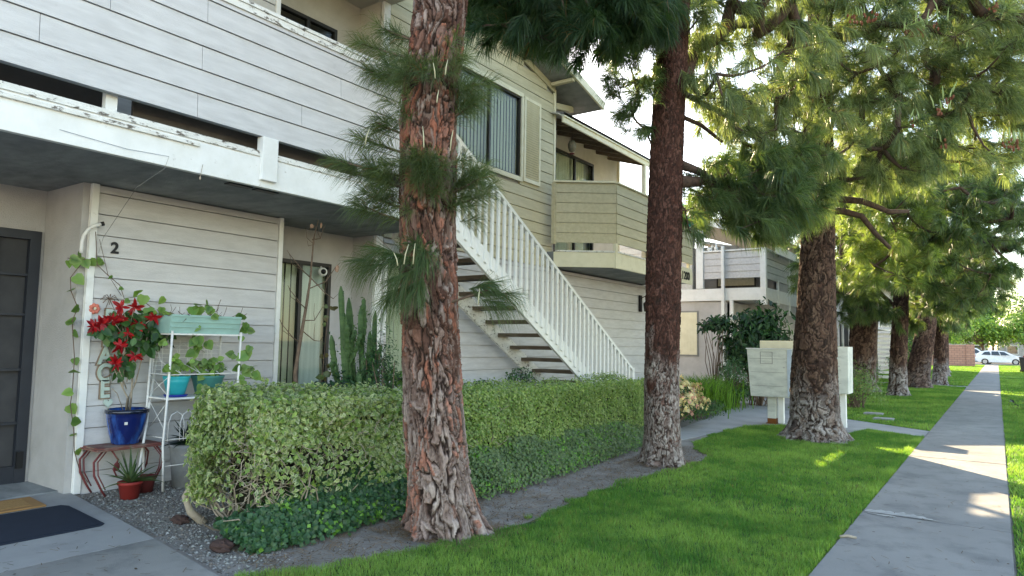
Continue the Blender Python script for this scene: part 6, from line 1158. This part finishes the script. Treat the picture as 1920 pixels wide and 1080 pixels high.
P = blob((-4.4, 33.6, 5.2), (1.3, 1.3, 1.2), 1500); leafmesh('foliage', [leaves(P, P-np.array([-4.4, 33.6, 4.6]), .16, .5, MG)], t)
# ================================================================ FAR END
t = thing('brick_wall', 'pinkish brick block wall at the far end of the lawn', 'wall', (-6, 76, 0)); MB().box(-12, -1.95, 76, 76.2, 0, 1.95).build('panel', M['brick'], t); MB().box(-2.35, -1.7, 75.93, 76.27, 0, 2.02).build('pier', M['brick'], t); MB().box(-12, -2.36, 75.96, 76.24, 1.951, 2.0).build('coping', M['scale'], t)
def car(label, cat, c, rz, L, Wd, Hh, paint, kind='hatch', group=None):
    t = thing('parked_car', label, cat, (c[0], c[1], 0), 0, group); ca, sa = math.cos(rz), math.sin(rz)
    def X(p): return (c[0]+p[0]*ca-p[1]*sa, c[1]+p[0]*sa+p[1]*ca, p[2])
    if kind == 'hatch': prof = [(-.5,.30), (-.5,.62), (-.485,.72), (-.40,.93), (-.25,1.0), (-.02,1.0), (.12,.94), (.30,.68), (.44,.58), (.495,.46), (.5,.30), (.42,.17), (-.45,.17)]
    else: prof = [(-.5,.30), (-.5,.90), (-.47,.98), (-.2,1.0), (.08,.98), (.24,.66), (.45,.60), (.5,.48), (.5,.28), (.43,.15), (-.46,.15)]
    def body(w0, zs, zmin=0): return
    mb = MB(); n = len(prof); rings = []
    for sy, inset in ((-1, .06), (-.92, .0), (.92, 0), (1, .06)):
        ring = []
        for (x, z) in prof:
            tw = 1 - .22*max(0, (z-.62))/.38; ring.append(X((x*L*(1-inset*.3), sy*Wd/2*tw*(1-0*inset), max(.17, z)*Hh)))
        rings.append(ring)
    vs = [p for r in rings for p in r]; fs = [tuple(range(n))[::-1], tuple(range(3*n, 4*n))]
    for r in range(3):
        for i in range(n): fs.append((r*n+i, r*n+(i+1) % n, (r+1)*n+(i+1) % n, (r+1)*n+i))
    mb.add(vs, fs); bo = mb.build('body', M[paint], t, smooth=False, bevel=.03)
    for s in (-1, 1):
        if kind == 'hatch': gs = [[(-.38,.70), (-.31,.90), (-.21,.93), (-.19,.68)], [(-.17,.68), (-.17,.94), (-.03,.94), (.0,.67)], [(.02,.67), (-.01,.935), (.09,.90), (.2,.68)]]
        else: gs = [[(-.44,.66), (-.43,.92), (-.26,.93), (-.25,.66)], [(-.23,.66), (-.23,.93), (-.05,.93), (-.04,.66)], [(-.02,.66), (-.02,.93), (.07,.91), (.19,.67)]]
        for g in gs:
            m_ = MB(); pts = []
            for d in (.004, .02):
                for (x, z) in g: tw = 1 - .22*max(0, (z-.62))/.38; pts.append(X((x*L, s*(Wd/2*tw + d), z*Hh)))
            k = len(g); m_.add(pts, [tuple(range(k)), tuple(range(k, 2*k))] + [(i, (i+1) % k, k+(i+1) % k, k+i) for i in range(k)]); m_.build('side_window', M['car_glass'], t)
    m_ = MB(); a, b_ = ((.125,.935), (.29,.70)) if kind == 'hatch' else ((.095,.96), (.23,.69))
    pts = [X((a[0]*L+.02, -Wd*.34, a[1]*Hh)), X((a[0]*L+.02, Wd*.34, a[1]*Hh)), X((b_[0]*L+.02, Wd*.42, b_[1]*Hh)), X((b_[0]*L+.02, -Wd*.42, b_[1]*Hh))]; m_.add(pts + [(p[0], p[1], p[2]+.03) for p in pts], [(0,1,2,3), (7,6,5,4), (0,4,5,1), (1,5,6,2), (2,6,7,3), (3,7,4,0)]); m_.build('windscreen', M['car_glass'], t)
    m_ = MB(); pts = [X((-.49*L-.01, -Wd*.36, .66*Hh)), X((-.49*L-.01, Wd*.36, .66*Hh)), X((-.41*L-.03, Wd*.33, .90*Hh)), X((-.41*L-.03, -Wd*.33, .90*Hh))]; m_.add(pts + [(p[0], p[1], p[2]+.03) for p in pts], [(0,1,2,3), (7,6,5,4), (0,4,5,1), (1,5,6,2), (2,6,7,3), (3,7,4,0)]); m_.build('rear_window', M['car_glass'], t)
    for fx in (-.31, .31):
        for s in (-1, 1):
            y1, y0 = s*(Wd/2+.012), s*(Wd/2-.2); m_ = MB(); m_.tube([X((fx*L, y0, .32)), X((fx*L, y1, .32))], [.32, .32], 20); wv = m_.build('wheel', M['tyre'], t)
            MB().tube([X((fx*L, y1-.01*s, .32)), X((fx*L, y1+.012*s, .32))], [.2, .2], 16).build('rim', M['rim'], wv)
    for s in (-1, 1):
        q = X((.485*L, s*Wd*.36, .50*Hh)); MB().ball(q, .11, (1, 1.3, .7)).build('headlight', M['lamp_clear'], t, smooth=True); q = X((-.495*L, s*Wd*.40, .58*Hh)); MB().ball(q, .09, (.8, 1, 1.3)).build('tail_light', M['lamp_red'], t, smooth=True)
        q = X((.14*L, s*(Wd/2+.08), .66*Hh)); MB().ball(q, .08, (.7, 1, .7)).build('mirror', M[paint], t, smooth=True)
    m_ = MB(); m_.add([X((sx*(L/2-.02)+dx, sy*Wd*.33, z)) for sx in (1,) for dx in (0, .04) for sy in (-1, 1) for z in (.22, .42)], [(0,1,3,2), (4,6,7,5), (0,2,6,4), (1,5,7,3), (0,4,5,1), (2,3,7,6)]); m_.build('grille', M['black'], t); return t
# litter on the paving
def paving_litter(x0, x1, y0, y1, n, z, label):
    X = RNG.uniform(x0, x1, n); Y = y0 + (y1-y0)*RNG.random(n)**1.3; an = RNG.uniform(0, np.pi, n); L = RNG.uniform(.03, .09, n)/2; d = np.stack([np.cos(an), np.sin(an), RNG.normal(0, .05, n)], 1)*L[:, None]; s = np.stack([-np.sin(an), np.cos(an), np.zeros(n)], 1)*.0022
    big = RNG.random(n) < .12; s[big] *= 3.2; d[big] *= .35
    c = np.stack([X, Y, np.full(n, z)], 1); V = np.stack([c-d-s, c-d+s, c+d+s, c+d-s], 1).reshape(-1, 3); C = np.repeat(np.array([.17, .115, .07])*RNG.uniform(.4, 1.5, (n, 1)), 4, 0)
    o = npmesh('needle_litter', V, [np.arange(4*n).reshape(-1, 4)], M['pebble'], None, C); tag(o, label, 'pine litter', kind='stuff')
paving_litter(-1.03, .03, 3, 20, 520, .031, 'few brown needles and crumbs lying on the sidewalk'); paving_litter(-6.6, -4.2, 1.6, 2.75, 150, .026, 'scattered brown needles on the entry slab')
G_ = 'cars parked at the far end of the sidewalk'
car('white hatchback parked side-on across the end of the sidewalk', 'car', (.2, 88.6), 0, 4.2, 1.7, 1.48, 'car_white', 'hatch', G_)
car('white minivan behind and left of the white hatchback', 'van', (-2.2, 91.6), 0.0, 4.5, 1.8, 1.75, 'car_white', 'van', G_)
car('red car at the right edge, parked along the street', 'car', (3.5, 62), rad(90), 4.3, 1.75, 1.5, 'car_red', 'hatch', G_)
car('dark parked car seen beyond the white hatchback', 'car', (4.5, 95), 0, 4.3, 1.7, 1.45, 'car_dark', 'hatch', G_)
t = thing('rubbish_bin', 'dark wheeled rubbish bin by the kerb near the far red car', 'bin', (1.55, 60, 0)); mb = MB(); mb.add([(1.3,59.8,.08),(1.7,59.8,.08),(1.7,60.2,.08),(1.3,60.2,.08),(1.22,59.72,1.0),(1.78,59.72,1.0),(1.78,60.28,1.0),(1.22,60.28,1.0)], [(0,3,2,1),(4,5,6,7),(0,1,5,4),(1,2,6,5),(2,3,7,6),(3,0,4,7)]); mb.build('tub', M['frame'], t, bevel=.02); MB().box(1.2, 1.8, 59.68, 60.32, 1.001, 1.07).build('lid', M['gate'], t, bevel=.02); MB().tube([(1.25,60.25,.1), (1.75,60.25,.1)], [.1,.1], 12).build('wheel', M['tyre'], t)
def leafy(label, x, y, h, r, n, cols, sz=.3, name='street_tree', cat='tree'):
    t = thing(name, label, cat, (x, y, 0)); mb = MB(); mb.tube([(x, y, 0), (x+.1, y, h*.3), (x, y, h*.62)], [.2, .15, .08], 9)
    for _ in range(7): a = random.uniform(0, 6.28); mb.tube([(x+.1, y, h*.32), (x+math.cos(a)*r*.35, y+math.sin(a)*r*.35, h*.55), (x+math.cos(a)*r*.7, y+math.sin(a)*r*.7, h*random.uniform(.6, .8))], [.08, .05, .02], 6)
    mb.build('trunk', M['twig'], t, smooth=True); m_ = 26; cc = np.array([x, y, h*.66]) + nrm(RNG.normal(0, 1, (m_, 3)))*RNG.uniform(.3, .95, (m_, 1))*np.array([r, r, h*.36]); P = cc[RNG.integers(0, m_, n)] + RNG.normal(0, r*.16, (n, 3))
    leafmesh('foliage', [leaves(P, P-np.array([x, y, h*.5]), sz, .6, cols)], t); return t
litter([(-4.1, 3.9), (-3.1, 3.9), (-3.1, 4.7), (-4.1, 4.7)], 900, 'heap of brown fallen needles round the foot of the nearest pine'); litter([(-4.0, 7.9), (-3.1, 7.9), (-3.1, 8.8), (-4.0, 8.8)], 600, 'brown fallen needles round the foot of the second pine'); litter([(-3.0, 11.5), (-1.8, 11.5), (-1.8, 12.7), (-3.0, 12.7)], 500, 'brown fallen needles on the grass round the third pine')
YG = [(.16,.28,.04), (.24,.36,.05), (.10,.2,.03)]; OG = [(.22,.20,.05), (.13,.15,.04), (.30,.26,.08)]
leafy('bright green round street tree behind the brick wall', -5.5, 92, 6.2, 3.6, 5200, YG); leafy('yellow-green street tree above the white minivan', -1.5, 99, 5.6, 3.2, 5200, YG); leafy('thin bright tree right of the white hatchback', 2.6, 99, 6.0, 2.8, 3200, YG)
leafy('orange-tinted small tree at the right end of the street', 5.0, 84, 5.2, 1.9, 2600, OG, .22); leafy('broad pale green tree closing the view at the right', 4.5, 104, 9.5, 4.2, 6500, YG + MG, .3); leafy('broad green tree closing the view above the parked cars', -.5, 112, 10, 4.5, 6500, MG + YG, .35)
leafy('tall dull green tree far beyond the parked cars', -10, 112, 9, 4.5, 4200, MG, .4); leafy('hazy green tree at the far right horizon', 9, 118, 8, 4, 3600, MG, .4); leafy('pale leafy tree far left behind the brick wall', -14, 96, 8, 4.5, 5200, YG, .35)
def house(label, x, y, L, D, Hh, wm):
    t = thing('house', label, 'house', (x, y, 0)); MB().box(x-L/2, x+L/2, y, y+D, 0, Hh).build('wall', M[wm], t)
    mb = MB(); mb.extr([(-L/2-.5, 0), (L/2+.5, 0), (L/2-1.5, 1.7), (-L/2+1.5, 1.7)], (x, y-.5, Hh), (1,0,0), (0,0,1), (0,1,0), 0, D+1); mb.build('roof', M['shingle'], t)
    for k in range(int(L//3)):
        a = x-L/2+1+3*k; f = MB().box(a, a+1.3, y-.05, y-.01, 1, 2.2).build('window', M['white'], t); MB().box(a+.1, a+1.2, y-.07, y-.051, 1.1, 2.1).build('pane', M['car_glass'], f)
    MB().box(x+.3, x+2.9, y-.06, y-.01, .02, 2.2).build('garage_door', M['white'], t); return t
house('low beige house across the far street, behind the minivan', -7, 112, 12, 8, 2.8, 'stucco_beige'); house('low pinkish house across the far street, right side', 6.5, 114, 13, 8, 2.9, 'stucco')
for i, (x, y) in enumerate([(-24, 150), (-6, 155), (12, 150), (28, 145), (-40, 140)]): leafy(['rounded tree on the far left skyline', 'large tree on the far skyline beyond the houses', 'far skyline tree behind the right house', 'farthest right skyline tree', 'leftmost tree on the skyline'][i], x, y, 11, 7, 2600, MG + YG[:1], .8)
print('scene built', len(bpy.data.objects))
